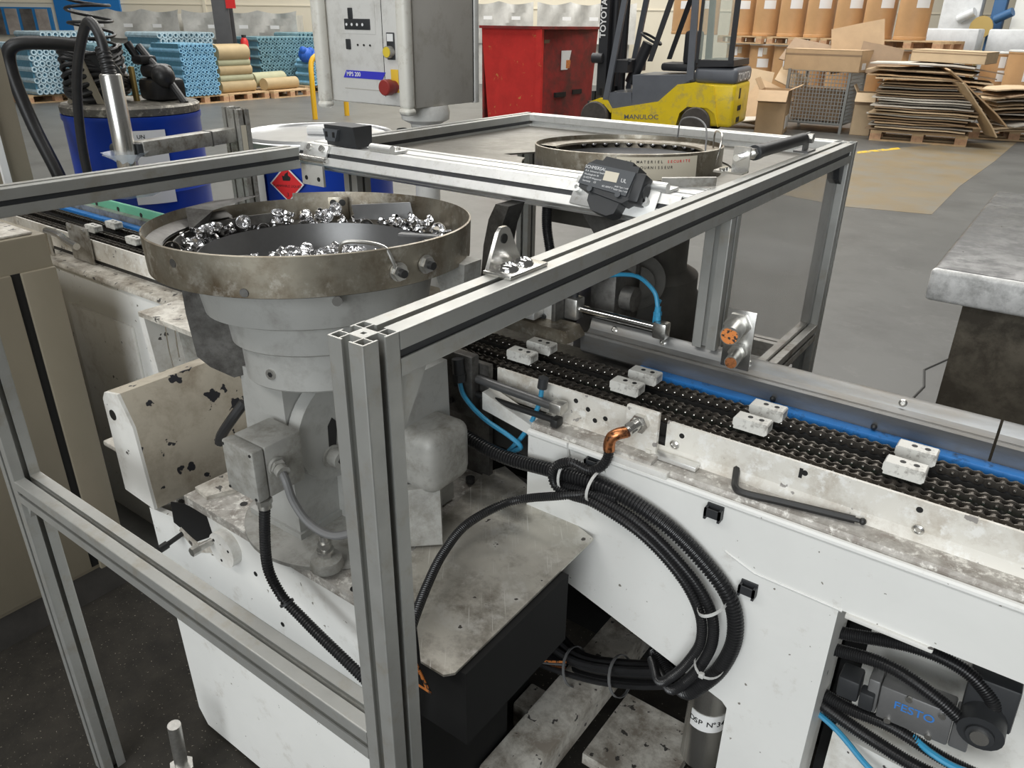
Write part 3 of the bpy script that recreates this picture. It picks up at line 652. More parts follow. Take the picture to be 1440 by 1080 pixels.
# cabinet blackened for shade, and beams under the sheet
uc = thing('drive_cabinet', 'electrical cabinet coloured black for shade, with a yellow warning triangle under the sheet', 'cabinet', (-.3, .35, FZ))
part(uc, 'body', MB().box(-.217, -.050, .186, .45, .50, .638).box(-.217, -.17, .19, .45, FZ, .50), 'shade_black')  # near-black colour carries the shade of the recess; lower block too
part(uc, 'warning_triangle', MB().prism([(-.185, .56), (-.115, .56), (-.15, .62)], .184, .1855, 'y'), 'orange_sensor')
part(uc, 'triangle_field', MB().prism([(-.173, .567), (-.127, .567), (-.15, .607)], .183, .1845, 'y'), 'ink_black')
uf = thing('under_frame', 'cream steel under-frame beams below the stainless sheet', 'frame', (0, .6, FZ))
part(uf, 'beam', MB().rbox(-.165, -.075, .35, 1.0, .12, .20, .008), 'white_grimy')
part(uf, 'beam', MB().rbox(-.215, -.165, .53, .60, .10, .17, .006), 'white_grimy')
part(uf, 'pad', MB().box(-.08, .10, .60, .80, .02, .05), 'white_grimy')
part(uf, 'shade_backing', MB().box(-1.0, XR, 1.02, 1.03, FZ, .70), 'shade_black')  # black backing sheet, shade under the conveyor put into its colour
part(uf, 'beam', MB().rbox(-.5, .2, .86, .93, .34, .42, .006), 'steel_dark')
# numbered cylinder
dc = thing('labelled_cylinder', 'brushed steel cylinder with a white paper label beside the conveyor leg', 'cylinder', (.155, .64, .15))
part(dc, 'barrel', MB().lathe([(.036, .16), (.038, .165), (.038, .47), (.034, .475), (0, .475)], 32, (.148, .655, 0)), 'stainless')
def cyl_strip(r, a0, a1, z0, z1, c): return MB().lathe([(r, z0), (r+.0006, z0), (r+.0006, z1), (r, z1)], 14, (c[0], c[1], 0), None, R(a0), R(a1), close=False)
part(dc, 'paper_label', cyl_strip(.0381, -119, -14, .265, .305, (.148, .655)), 'white_label')
st = 'DSP N\u00b034'
for k, ch in enumerate(st):
    if ch == ' ': continue
    a = -113+k*12.8
    txt(dc, 'lettering', ch, .0165, T(.148+.0389*math.cos(R(a)), .655+.0389*math.sin(R(a)), .285) @ RZ(a+90) @ RX(90), 'ink_black', bold=.012)
# ---------------------------------------------------------------- steel bench on the right
tb = thing('steel_bench', 'worn grey steel bench with a thick rounded top at the right', 'bench', (.8, 2.9, FZ))
M('bench_top', (.16, .16, .158), .42, .7, var=.2, vs=6, dirt=((.10, .10, .10), .52, .62, 9), rv=.15, bump=.1, bs=30)
M('bench_edge_lit', (.80, .80, .79), .45, .25, var=.15, vs=12, dirt=((.40, .40, .39), .5, .75, 16))  # paler than the top; light on the front put into the colour
pl = [(.165, .795), (.165, .72), (.185, .70), (1.6, .70), (1.6, .795)]
part(tb, 'top', MB().rbox(.165, 1.8, 2.135, 3.62, .7, .8, .016, seg=3), 'bench_top')
part(tb, 'front_edge', MB().rbox(.163, 1.8, 2.128, 2.16, .697, .797, .014, seg=3), 'bench_edge_lit')
M('bench_panel', (.20, .175, .135), .5, .3, var=.25, vs=6, dirt=((.10, .085, .065), .5, .7, 10))
part(tb, 'pedestal', MB().box(.26, 1.7, 2.25, 3.5, FZ, .70), 'bench_panel')
# ---------------------------------------------------------------- hoses and fittings along the conveyor face
hs = thing('conduit_bundle', 'black corrugated conduits sweeping down the white conveyor fascia', 'conduit', (.1, .55, .4))
part(hs, 'thick_conduit', MB().corr([(-.46, .50, .80), (-.398, .535, .773), (-.264, .54, .746), (-.148, .545, .752), (-.044, .548, .757), (.062, .548, .732), (.140, .548, .686), (.187, .548, .638), (.202, .548, .574), (.190, .549, .505), (.165, .550, .450), (.135, .556, .405), (.09, .60, .375), (.04, .65, .36)], .0132, 12, .0056, .80), 'black_conduit')
part(hs, 'conduit', MB().corr([(-.127, .533, .737), (-.064, .533, .743), (.03, .535, .722), (.115, .535, .670), (.160, .535, .618), (.172, .536, .560), (.160, .538, .500), (.138, .542, .445), (.11, .55, .40), (.07, .60, .37), (.03, .65, .36)], .0092, 12, .0045, .80), 'black_conduit')
part(hs, 'conduit', MB().corr([(-.047, .552, .829), (-.048, .551, .812), (-.056, .547, .794), (-.075, .541, .782), (-.108, .532, .790), (-.135, .528, .770), (-.130, .524, .742), (-.098, .522, .735), (-.05, .522, .737), (.035, .525, .712), (.105, .527, .665), (.145, .528, .612), (.155, .53, .555), (.14, .532, .50), (.115, .54, .445), (.085, .555, .40), (.04, .62, .37)], .0085, 12, .0045, .80), 'black_conduit')
tieM = 'tie_white'
def tie(p, d, rx, rz, tail=None):
    q = Vector(d).to_track_quat('Z', 'Y').to_matrix().to_4x4(); q.translation = Vector(p)
    o = part(hs, 'cable_tie', MB().lathe([(1.0, -.0025), (1.04, -.0025), (1.04, .0025), (1.0, .0025)], 24, m=q @ Matrix.Diagonal((rx, rz, 1, 1)), close=False), tieM)
    h = q @ Vector((rx, 0, 0)); part(o, 'tie_head', MB().rbox(-.004, .004, -.004, .004, -.004, .004, .001, T(*h)), tieM)
    if tail: part(o, 'tail', MB().tube([h, h+Vector(tail)*.5+Vector((0, -.004, 0)), h+Vector(tail)], .0016, 6), tieM)
tie((-.060, .540, .758), (1, 0, -.05), .030, .026, (.006, -.01, -.03))
tie((-.120, .540, .755), (1, 0, .1), .022, .024, (-.012, 0, .05))
tie((.163, .540, .628), (.45, 0, -1), .036, .022, (-.03, -.006, .004))
tie((.172, .543, .508), (-.3, 0, -1), .036, .024)
hw = part(hs, 'connecting_hose', MB().tube(spline([(.06, .62, .53), (.075, .61, .49), (.10, .60, .47), (.14, .61, .465), (.17, .60, .50)]), .013, 12), 'grey_rubber')
ho = solo('black_hose', MB().corr([(-.02, .54, .748), (-.058, .536, .745), (-.108, .511, .735), (-.194, .49, .70), (-.223, .407, .69), (-.21, .329, .685), (-.18, .253, .68), (-.141, .175, .672), (-.126, .15, .64), (-.125, .14, .60), (-.14, .14, .45), (-.15, .14, .3)], .0078, 12, .0042, .80), 'black_conduit', 'thin black corrugated hose arching over the stainless sheet', 'hose')
cb2 = thing('cable_bundle', 'tied bundle of black cables in the dark under the fascia', 'cables', (0, .64, .3))
rb = random.Random(5)
for k in range(9):
    dy, dz, r_ = rb.uniform(-.02, .03), rb.uniform(-.035, .03), rb.choice((.006, .0075, .010))
    part(cb2, 'cable', MB().tube(spline([(.13, .64+dy*.6, .40+dz*.5), (.067, .64+dy, .325+dz), (-.037, .64+dy, .262+dz), (-.14, .64+dy, .225+dz), (-.24, .66+dy*2, .21+dz*1.6), (-.34, .70+dy*3, .20+dz*2)], 8), r_, 8), 'black_rubber')
for x, z, in ((-.03, .267), (-.135, .228)):
    q = (Vector((1, 0, .4))).to_track_quat('Z', 'Y').to_matrix().to_4x4(); q.translation = Vector((x, .642, z))
    part(cb2, 'cable_tie', MB().lathe([(.040, -.003), (.042, -.003), (.042, .003), (.040, .003)], 20, m=q, close=False), 'grey_rubber')
for k in range(3): part(cb2, 'orange_wire', MB().tube(spline([(-.15, .63, .225+k*.008), (-.22, .62, .205+k*.006), (-.30, .64, .19+k*.012)]), .0022, 5), ('copper', 'grey_rubber', 'orange_sensor')[k])

# bulkhead fitting plate
bk = thing('fitting_plate', 'white plate with a copper elbow hose fitting bolted on the conveyor ledge', 'fitting', (0, .6, .81))
part(bk, 'plate', MB().rbox(-.045, .014, .596, .606, .812, .892, .003), 'wall_plate')
part(bk, 'foot', MB().box(-.048, .02, .570, .606, .812, .818), 'ledge_grimy')
part(bk, 'strip', MB().rbox(-.062, .052, .562, .574, .800, .812, .001), 'white_paint')
part(bk, 'strip', MB().rbox(.01, .085, .594, .612, .812, .820, .001), 'alu_bright')
ft_ = part(bk, 'fitting', MB().hexa((-.016, .596, .868), (-.016, .586, .868), .0165).cyl((-.018, .590, .867), (-.026, .566, .860), .010, n=14).hexa((-.022, .580, .864), (-.025, .570, .861), .0115), 'stainless')
part(bk, 'elbow', MB().tube(spline([(-.026, .567, .860), (-.036, .557, .857), (-.044, .552, .850), (-.047, .551, .838), (-.047, .552, .826)]), .0098, 12), 'copper')
part(bk, 'nut', MB().hexa((.002, .60, .818), (.002, .60, .824), .008), 'wall_plate')
# hex key on the ledge
solo('hex_key', MB().tube(resample([(.140, .624, .826), (.147, .602, .818), (.155, .583, .817), (.172, .577, .817), (.22, .587, .817), (.27, .597, .817), (.322, .607, .817)], .004), .0055, 6).cyl((.322, .607, .817), (.328, .608, .817), .0035, n=10).sphere((.332, .609, .817), .0052, 10, 6), 'black_bolt', 'black ball-end hex key lying on the conveyor ledge', 'hex key')
# adhesive cable clips on the fascia
def clip(x, z, lb):
    c = thing('cable_clip', lb, 'clip', (x, .565, z), 'black cable clips on the white fascia')
    part(c, 'base', MB().box(x-.013, x+.013, .561, .565, z-.011, z+.011), 'black_plastic')
    part(c, 'loop', MB().box(x-.013, x+.013, .549, .552, z-.006, z+.008).box(x-.013, x-.009, .549, .563, z-.011, z+.008).box(x+.009, x+.013, .549, .563, z-.011, z+.008), 'black_plastic')
clip(.136, .778, 'empty black cable clip below the bent end of the hex key')
clip(-.078, .786, 'black cable clip beside the looped conduit')
clip(.206, .665, 'black cable clip at the bend of the thick conduits')

# sensor holder on the rear rail
sn = thing('sensor_holder', 'upright steel plate holding two threaded orange-faced sensors above the rail', 'sensor', (.05, .82, .91))
part(sn, 'plate', MB().rbox(.024, .075, .812, .8155, .905, 1.012, .001), 'stainless')
for x, z, r_, L_ in ((.046, .985, .0165, .048), (.053, .936, .0115, .042)):
    b_ = part(sn, 'sensor_barrel', MB().cyl((x, .812, z), (x+.004, .812-L_, z-.004), r_, n=22), 'bolt')
    part(b_, 'nut', MB().hexa((x, .812, z), (x, .804, z), r_*1.45), 'stainless')
    part(b_, 'face', MB().cyl((x+.004, .812-L_, z-.004), (x+.0041, .811-L_, z-.004), r_*.86, n=22), 'orange_sensor' if r_ > .015 else 'copper')
# pneumatic cylinder behind the rail
pc = thing('pneumatic_cylinder', 'slim chrome pneumatic cylinder with blue tubes behind the rear rail', 'cylinder', (-.2, .85, .91))
part(pc, 'barrel', MB().cyl((-.29, .842, .932), (-.118, .842, .932), .0085, n=18), 'chrome')
part(pc, 'end_block', MB().rbox(-.122, -.094, .83, .854, .914, .946, .004), 'stainless')
part(pc, 'end_block', MB().rbox(-.315, -.285, .826, .858, .91, .955, .004), 'bolt')
part(pc, 'fitting', MB().cyl((-.118, .845, .946), (-.121, .846, .972), .006, n=12).hexa((-.12, .846, .955), (-.1205, .846, .962), .008), 'blue_tube')
part(pc, 'air_tube', MB().tube(spline([(-.121, .846, .970), (-.135, .855, .995), (-.175, .870, 1.012), (-.215, .88, 1.008), (-.26, .885, .995)]), .0042, 8), 'blue_tube')
part(pc, 'air_tube', MB().tube(spline([(-.128, .86, .915), (-.133, .862, .935), (-.13, .862, .965), (-.125, .86, .98)]), .0038, 8), 'blue_tube')
part(pc, 'elbow', MB().cyl((-.30, .842, .955), (-.30, .842, .985), .007, n=10).cyl((-.30, .842, .985), (-.255, .875, .995), .007, n=10), 'black_plastic')
ck = thing('clamp_block', 'bright machined clamp block at the conveyor under the near beam', 'block', (-.30, .83, .89))
part(ck, 'body', MB().rbox(-.40, -.325, .80, .83, .90, .985, .003), 'alu_bright')
part(ck, 'body', MB().rbox(-.325, -.315, .795, .88, .885, 1.02, .002), 'steel_dark')
part(ck, 'jaw', MB().rbox(-.43, -.345, .765, .80, .915, .945, .004), 'alu_bright')
for z in (.915, .965): part(ck, 'screw', MB().cyl((-.345, .80, z), (-.345, .794, z), .006, n=12), 'black_bolt')
part(ck, 'motor', MB().rbox(-.295, -.235, .89, 1.0, .88, 1.0, .008).cyl((-.22, .90, .955), (-.195, .90, .955), .025, n=18), 'steel_dark')
# near side guide rods, black fitting with blue tubes
gd = thing('stopper_cylinder', 'small dark stopper cylinder with twin guide rods and blue air tubes', 'cylinder', (-.33, .59, .81))
part(gd, 'body', MB().rbox(-.47, -.35, .575, .598, .775, .90, .004), 'steel_dark')
part(gd, 'rod', MB().cyl((-.36, .592, .852), (-.17, .592, .847), .0085, n=14), 'steel_grey')
part(gd, 'rod', MB().cyl((-.36, .588, .822), (-.17, .590, .822), .006, n=12), 'black_bolt')
part(gd, 'end_block', MB().rbox(-.185, -.160, .580, .606, .838, .858, .003), 'bolt')
part(gd, 'end_block', MB().rbox(-.18, -.165, .578, .600, .813, .829, .003), 'black_bolt')
part(gd, 'push_fitting', MB().cyl((-.375, .565, .895), (-.37, .563, .855), .011, n=14).hexa((-.37, .563, .868), (-.37, .563, .853), .013), 'black_plastic')
part(gd, 'push_fitting', MB().cyl((-.208, .598, .892), (-.210, .597, .872), .009, n=12), 'black_plastic')
part(gd, 'air_tube', MB().tube(spline([(-.371, .563, .858), (-.358, .562, .825), (-.318, .566, .792), (-.262, .574, .768), (-.240, .578, .752), (-.258, .580, .735), (-.28, .58, .715)]), .0045, 8), 'blue_tube')
part(gd, 'air_tube', MB().tube(spline([(-.210, .597, .874), (-.214, .596, .843), (-.228, .592, .800), (-.246, .588, .765), (-.272, .585, .728), (-.29, .585, .70)]), .0045, 8), 'blue_tube')
for x, z in ((-.44, .87), (-.40, .80), (-.385, .84)): part(gd, 'screw', MB().cyl((x, .575, z), (x, .570, z), .006, n=12), 'black_bolt')
# toggle clamp at the left
tg = thing('toggle_clamp', 'galvanised plate with a toggle clamp on the left conveyor wall', 'clamp', (-1.85, .62, .8))
part(tg, 'plate', MB().rbox(-1.90, -1.78, .612, .617, .80, .905, .002), 'alu_old')
part(tg, 'bar', MB().tube(spline([(-1.985, .59, .775), (-1.985, .59, .86), (-1.97, .588, .875), (-1.90, .585, .875), (-1.86, .583, .868), (-1.78, .575, .862)]), .010, 10), 'stainless')
for x in (-1.88, -1.80): part(tg, 'bolt', MB().hexa((x, .612, .895), (x, .606, .895), .008), 'bolt')

# ---------------------------------------------------------------- valve manifold at the right
vm = thing('pneumatic_valve', 'grey pneumatic valve body with blue lettering behind the conveyor leg', 'valve', (.45, .66, .45))
vt = T(.462, .64, .508) @ RY(-3)
M('valve_grey', (.235, .235, .235), .42, .5, var=.1, vs=20)
part(vm, 'body', MB().rbox(-.050, .050, -.012, .03, -.034, .030, .003, vt), 'valve_grey')
part(vm, 'end_cap', MB().rbox(-.068, -.051, -.012, .03, -.030, .034, .003, vt), 'valve_grey')
part(vm, 'end_cap', MB().rbox(.051, .076, -.010, .03, -.034, .024, .003, vt), 'valve_grey')
for a, b in ((-.032, -.030), (.036, .02), (-.01, .026), (.025, -.029)): part(vm, 'screw', MB().cyl((a, -.012, b), (a, -.016, b), .005, n=12, m=vt), 'stainless')
txt(vm, 'lettering', 'FESTO', .020, vt @ T(0, -.0125, .004) @ RX(90), 'ink_blue', bold=.01)
part(vm, 'solenoid', MB().rbox(-.110, -.078, -.02, .02, -.018, .022, .004, vt), 'black_plastic')
part(vm, 'solenoid', MB().rbox(-.076, -.055, -.022, .0, -.022, .010, .003, vt), 'black_plastic')
part(vm, 'coupling', MB().cyl((.085, .02, .035), (.085, -.03, .030), .030, n=20, m=vt).cyl((.085, -.03, .030), (.085, -.036, .030), .018, n=16, m=vt), 'black_plastic')
part(vm, 'coupling_screw', MB().cyl((.085, -.036, .030), (.085, -.040, .030), .012, n=16, m=vt), 'stainless')
part(vm, 'bracket', MB().rbox(.055, .12, .0, .04, .02, .10, .004, vt), 'black_plastic')
for pts, r_, mt in (([(.25, .66, .56), (.335, .655, .578), (.43, .65, .610), (.50, .645, .612), (.545, .64, .585), (.555, .645, .55)], .0105, 'c'),
                    ([(.25, .66, .515), (.335, .645, .550), (.41, .635, .570), (.48, .625, .560), (.535, .62, .535)], .0105, 'c'),
                    ([(.30, .66, .445), (.37, .645, .447), (.44, .64, .455), (.52, .64, .440), (.60, .65, .43)], .0105, 'c'),
                    ([(.27, .66, .44), (.34, .645, .428), (.42, .64, .412), (.50, .63, .410), (.60, .63, .42)], .0115, 'c'),
                    ([(.27, .65, .425), (.36, .645, .395), (.43, .63, .36), (.52, .62, .33)], .005, 'b'),
                    ([(.47, .64, .455), (.50, .63, .450), (.54, .63, .445), (.60, .64, .45)], .0055, 'b')):
    part(vm, 'hose' if mt == 'c' else 'air_tube', MB().corr(pts, r_) if mt == 'c' else MB().tube(spline(pts), r_, 8), 'black_conduit' if mt == 'c' else 'blue_tube')
vb = thing('rear_panel', 'scuffed white inner panel behind the pneumatic valve', 'panel', (.6, .74, FZ))
part(vb, 'sheet', MB().box(.37, XR, .735, .742, FZ, .69), 'white_paint')
part(vb, 'sheet', MB().prism([(.36, .25), (1.2, .25), (1.2, .33), (.36, .37)], .66, .73, 'y'), 'white_paint')
part(vb, 'gap_shade', MB().box(.336, .37, .735, .742, FZ, .69), 'shade_black')  # thin black sheet, shade of the gap as colour

# floor stud
fs_ = thing('floor_stud', 'rusty threaded anchor stud standing on the dirty floor', 'stud', (-.78, .10, FZ))
part(fs_, 'rod', MB().cyl((-.79, .10, FZ), (-.775, .10, .115), .0135, n=14), 'bolt')
part(fs_, 'nut', MB().hexa((-.79, .10, FZ), (-.787, .10, -.015), .026), 'bolt')

# ---------------------------------------------------------------- safety switches and strut
s1 = thing('safety_switch', 'plain black interlock switch on the crossbar end by the drum', 'switch', (-.84, .775, 1.2), 'interlock switches')
q1 = [(.750, 1.2), (.802, 1.2), (.806, 1.235), (.785, 1.247), (.744, 1.243)]
part(s1, 'body', MB().prism([(.752, 1.203), (.797, 1.203), (.80, 1.246), (.745, 1.246)], -.892, -.802, 'x'), 'black_plastic')
part(s1, 'sloped_front', MB().prism([(-.888, 1.238), (-.842, 1.238), (-.853, 1.214), (-.882, 1.214)], .738, .752, 'y'), 'switch_grey')
for x in (-.877, -.855): part(s1, 'slot', MB().box(x-.003, x+.003, .7365, .739, 1.222, 1.233), 'ink_black')
s2 = thing('safety_switch', 'black interlock switch with white print and a cream label on the flap bar', 'switch', (-.165, .73, 1.2), 'interlock switches')
sm = T(-.163, .745, 1.203) @ RX(-27) @ RY(3)
part(s2, 'body', MB().prism([(-.058, -.022), (.030, -.034), (.040, -.026), (.040, .028), (-.042, .028), (-.058, .016)], -.034, -.004, 'y', m=sm), 'black_plastic')
part(s2, 'face_plate', MB().prism([(-.060, -.016), (.034, -.022), (.038, .018), (-.052, .020)], -.0365, -.033, 'y', m=sm), 'switch_grey')
part(s2, 'cable_entry', MB().rbox(.034, .056, -.034, .0, -.028, .020, .004, sm).cyl((.056, -.017, -.004), (.0575, -.017, -.004), .012, n=18, m=sm), 'black_plastic')
part(s2, 'lower_cover', MB().prism([(-.038, -.020), (.026, -.024), (.020, -.052), (.008, -.058), (-.024, -.054), (-.036, -.040)], -.030, -.002, 'y', m=sm), 'black_plastic')
part(s2, 'upper_cover', MB().prism([(-.040, .018), (.026, .018), (.022, .036), (-.030, .038)], -.026, .0, 'y', m=sm), 'black_plastic')
for a in (-.034, .020): part(s2, 'screw', MB().cyl((a, -.0365, -.022), (a, -.039, -.022), .005, n=12, m=sm), 'switch_grey')
part(s2, 'label', MB().box(-.016, .010, -.0372, -.0364, -.004, .012, sm), 'label_cream')
tm = sm @ T(0, -.0370, 0) @ RX(90)
txt(s2, 'print', 'SCHMERSAL', .0075, tm @ T(-.036, .013, 0), 'ink_white', ext=.0001)
for k, s_ in enumerate(('K.A. Schmersal GmbH', 'Moddinghofe 30', 'D-42279 Wuppertal', 'Germany     CE')):
    txt(s2, 'print', s_, .0042, tm @ T(-.053, .0065-k*.0056, 0), 'ink_white', ext=.0001, align='LEFT')
txt(s2, 'print', 'IEC 60947-5-1', .004, tm @ T(-.002, -.0135, 0), 'ink_white', ext=.0001)
txt(s2, 'print', 'UL', .009, tm @ T(.022, .001, 0), 'ink_white', ext=.0001)
for k in range(2): txt(s2, 'print', 'A600 Type 1 only', .0036, tm @ T(.022, -.010-k*.005, 0), 'ink_white', ext=.0001)
for x in (-.075, .055):
    part(s2, 'spacer', MB().lathe([(.0035, 0), (.0078, 0), (.0078, .014), (.0035, .014), (.0035, 0)], 16, m=sm @ T(x, 0, -.018) @ RX(90), close=False), 'alu_bright')
part(s2, 'mount_plate', MB().rbox(-.085, .075, -.004, -.0005, -.045, .004, .001, sm), 'alu_bright')
gp = thing('gas_strut', 'black gas strut with a bent steel bracket lying on the guard frame', 'gas strut', (-.06, 1.15, 1.2))
part(gp, 'barrel', MB().cyl((-.062, 1.09, 1.229), (-.052, 1.35, 1.229), .0125, n=18), 'black_rubber')
part(gp, 'rod', MB().cyl((-.066, 1.0, 1.229), (-.062, 1.09, 1.229), .0062, n=12), 'chrome')
part(gp, 'end_nut', MB().hexa((-.065, 1.03, 1.229), (-.0645, 1.045, 1.229), .010).hexa((-.063, 1.066, 1.229), (-.0625, 1.08, 1.229), .011), 'stainless')
part(gp, 'collar', MB().cyl((-.0625, 1.083, 1.229), (-.0622, 1.105, 1.229), .0145, n=16), 'black_plastic')
part(gp, 'bracket', MB().box(-.105, -.05, .995, 1.030, 1.2, 1.204).box(-.082, -.05, 1.026, 1.030, 1.2, 1.246), 'stainless')
for y in (1.002, 1.016): part(gp, 'screw', MB().cyl((-.09, y, 1.204), (-.09, y, 1.209), .006, n=12), 'chrome')
part(gp, 'end_bracket', MB().box(-.068, -.036, 1.345, 1.40, 1.2, 1.204).box(-.052, -.048, 1.352, 1.385, 1.2, 1.24), 'steel_grey')
part(gp, 'end_nut', MB().hexa((-.052, 1.368, 1.229), (-.036, 1.368, 1.229), .011), 'stainless')

# ---------------------------------------------------------------- second bowl feeder in the back cell
B2 = (-.378, 1.168)
b2 = thing('bowl_feeder', 'second bowl feeder with a riveted paper plate set into the rear table', 'bowl feeder', (B2[0], B2[1], .64))
T2 = T(B2[0], B2[1], 1.2) @ Matrix.Rotation(R(-2.2), 4, Vector((.633, .774, 0))) @ T(0, 0, -1.2)
part(b2, 'rim_band', MB().lathe([(.190, 1.150), (.206, 1.150), (.207, 1.208), (.204, 1.209), (.202, 1.160)], 72, m=T2, close=False), 'steel_band')
part(b2, 'track', MB().lathe([(.203, 1.200), (.165, 1.197), (.163, 1.193), (.203, 1.190)], 60, m=T2, a0=R(20), a1=R(200), close=False), 'steel_band')
part(b2, 'inner_wall', MB().lathe([(.190, 1.150), (.175, 1.180), (.165, 1.182), (.150, 1.160), (.10, 1.14), (0, 1.14)], 56, m=T2, close=False), 'steel_grey')
part(b2, 'lip', MB().add([(-.206, -.02, 1.205), (-.235, -.01, 1.190), (-.240, .02, 1.166), (-.21, .03, 1.18), (-.204, .04, 1.205)], [(0, 1, 4), (1, 2, 3, 4), (4, 1, 0), (4, 3, 2, 1)], T2), 'steel_dark')
part(b2, 'paper_plate', MB().lathe([(.2075, 1.158), (.2085, 1.158), (.2085, 1.203), (.2075, 1.203)], 12, m=T2, a0=R(-68), a1=R(-20), close=False), 'label_cream')
for k, s_ in enumerate(('LE MATERIEL SECURITE', 'FOURNISSEUR')):
    for j, ch in enumerate(s_):
        a = -62+j*1.9+(6 if k else 0)
        if ch != ' ': txt(b2, 'lettering', ch, .0075, T2 @ RZ(a) @ T(.2088, 0, 1.194-k*.011) @ RZ(90) @ RX(90), 'red_label' if (k == 0 and j > 11) else 'ink_black', bold=.01)
for k in range(11):
    a = R(62+k*9.2); bm_ = MB().sphere((.184*math.cos(a), .184*math.sin(a), 1.190), .0085, 12, 8, T2)
    part(None, 'metal_cap', bm_, 'cap_metal'); tag(COL.objects[-1], 'round shiny cap queued on the inner track of the second bowl feeder', 'cap', 'caps queued in the second bowl')
part(b2, 'wire_guard', MB().tube(spline([(.03, .19, 1.205), (.04, .18, 1.245), (.09, .14, 1.258), (.14, .09, 1.245), (.17, .03, 1.20)]), .002, 6, m=T(B2[0], B2[1], 0)), 'grey_rubber')
part(b2, 'wire_guard', MB().tube(spline([(.15, .12, 1.20), (.155, .11, 1.235), (.19, .06, 1.238), (.205, .02, 1.215), (.205, .0, 1.18)]), .002, 6, m=T(B2[0], B2[1], 0)), 'stainless')
part(b2, 'upper_ring', MB().lathe([(.05, 1.05), (.150, 1.05), (.165, 1.15), (.05, 1.15)], 48, (B2[0], B2[1], 0)), 'steel_dark')
M('cast_dark', (.085, .08, .07), .55, .3, var=.3, vs=12)
part(b2, 'drive_housing', MB().lathe([(.05, .72), (.150, .72), (.150, .86), (.128, .90), (.128, .935), (.10, .95), (.10, 1.05), (.05, 1.05)], 40, (B2[0]+.07, B2[1]-.02, 0)), 'cast_dark')
part(b2, 'cap_disc', MB().cyl((B2[0]+.11, B2[1]-.13, .95), (B2[0]+.13, B2[1]-.16, .955), .06, n=28).cyl((B2[0]+.13, B2[1]-.16, .955), (B2[0]+.14, B2[1]-.175, .957), .035, n=24), 'cast_dark')
part(b2, 'column', MB().box(B2[0]-.12, B2[0]+.15, B2[1]-.12, B2[1]+.14, FZ, .72), 'cast_dark')
part(b2, 'bracket', MB().box(-.42, -.18, .90, .93, 1.08, 1.14), 'cast_dark')
part(b2, 'bracket', MB().prism([(-.33, 1.15), (-.18, 1.15), (-.18, 1.02), (-.24, 1.04)], .86, .875, 'y'), 'steel_dark')
# dark curved outlet arm
arm_ = thing('outlet_arm', 'dark curved steel outlet arm hanging behind the steel bowl', 'arm', (-.4, .7, .9))
part(arm_, 'blade', MB().prism([(-.392, 1.150), (-.362, 1.150), (-.378, 1.11), (-.388, 1.06), (-.392, 1.0), (-.39, .93), (-.425, .93), (-.428, 1.0), (-.42, 1.07), (-.408, 1.12)], .70, .75, 'y'), 'steel_dark')
part(arm_, 'copper_pipe', MB().tube(spline([(-.50, .72, .99), (-.45, .70, .985), (-.41, .68, .975)]), .014, 10), 'copper')
part(arm_, 'corrugated_tube', MB().corr([(-.345, .80, 1.15), (-.345, .80, 1.10), (-.335, .80, 1.05), (-.325, .80, 1.0)], .010), 'black_conduit')
# ---------------------------------------------------------------- blue drums, pump and dispensing arm behind the conveyor
def drum(c, z0, z1, label, lid):
    t = thing('steel_drum', label, 'drum', (c[0], c[1], z0), 'blue steel drums')
    h = z1-z0; pr = [(.27, 0), (.286, .01), (.286, .02)]
    for k in (.33, .66): pr += [(.284, h*k-.02), (.292, h*k), (.284, h*k+.02)]
    pr += [(.284, h-.03), (.290, h-.02), (.290, h), (0, h)]
    part(t, 'body', MB().lathe(pr, 48, (c[0], c[1], z0)), 'blue_drum')
    part(t, 'stand', MB().box(c[0]-.3, c[0]+.3, c[1]-.3, c[1]+.3, FZ, z0), 'plinth')
    return t
d1 = (-3.094, 1.531); D1 = drum(d1, .12, 1.062, 'blue steel drum with a greasy follower plate and pump on top', 0)
M('greasy_plate', (.16, .15, .13), .5, .5, var=.35, vs=14, dirt=((.45, .42, .36), .58, .72, 30))
part(D1, 'follower_plate', MB().lathe([(.275, 1.062), (.288, 1.066), (.290, 1.095), (.280, 1.104), (0, 1.108)], 48, (d1[0], d1[1], 0)), 'greasy_plate')
part(D1, 'paper_label', MB().lathe([(.2925, .70), (.2935, .70), (.2935, 1.01), (.2925, 1.01)], 10, (d1[0], d1[1], 0), None, R(-38), R(-6), close=False), 'white_label')
for k, (s_, z) in enumerate((('UN', .985), ('CAUTION', .80), ('6N 1203', .76))):
    a = -26+k*3; txt(D1, 'lettering', s_, .022, T(d1[0]+.2945*math.cos(R(a)), d1[1]+.2945*math.sin(R(a)), z) @ RZ(a+90) @ RX(90), 'ink_black', bold=.01)
d2 = (-2.038, 1.696); D2 = drum(d2, .10, 1.035, 'blue steel drum with a shiny steel lid and a red diamond label', 1)
part(D2, 'lid', MB().lathe([(.290, 1.02), (.300, 1.025), (.300, 1.039), (.292, 1.047), (.283, 1.045), (.275, 1.037), (.05, 1.036), (0, 1.036)], 56, (d2[0], d2[1], 0)), 'lid_steel')
part(D2, 'clamp_ring', MB().lathe([(.300, 1.01), (.306, 1.015), (.306, 1.033), (.300, 1.037)], 56, (d2[0], d2[1], 0), close=False), 'lid_steel')
part(D2, 'bung', MB().tube(spline([(d2[0]-.03, d2[1]-.02, 1.05), (d2[0]+.02, d2[1]+.0, 1.052), (d2[0]+.075, d2[1]+.03, 1.05)]), .018, 10), 'white_label')
a0 = -66
def onD2(a, z, r=.2925): return T(d2[0]+r*math.cos(R(a)), d2[1]+r*math.sin(R(a)), z) @ RZ(a+90) @ RX(90)
dm = onD2(a0, .895); sq = .068
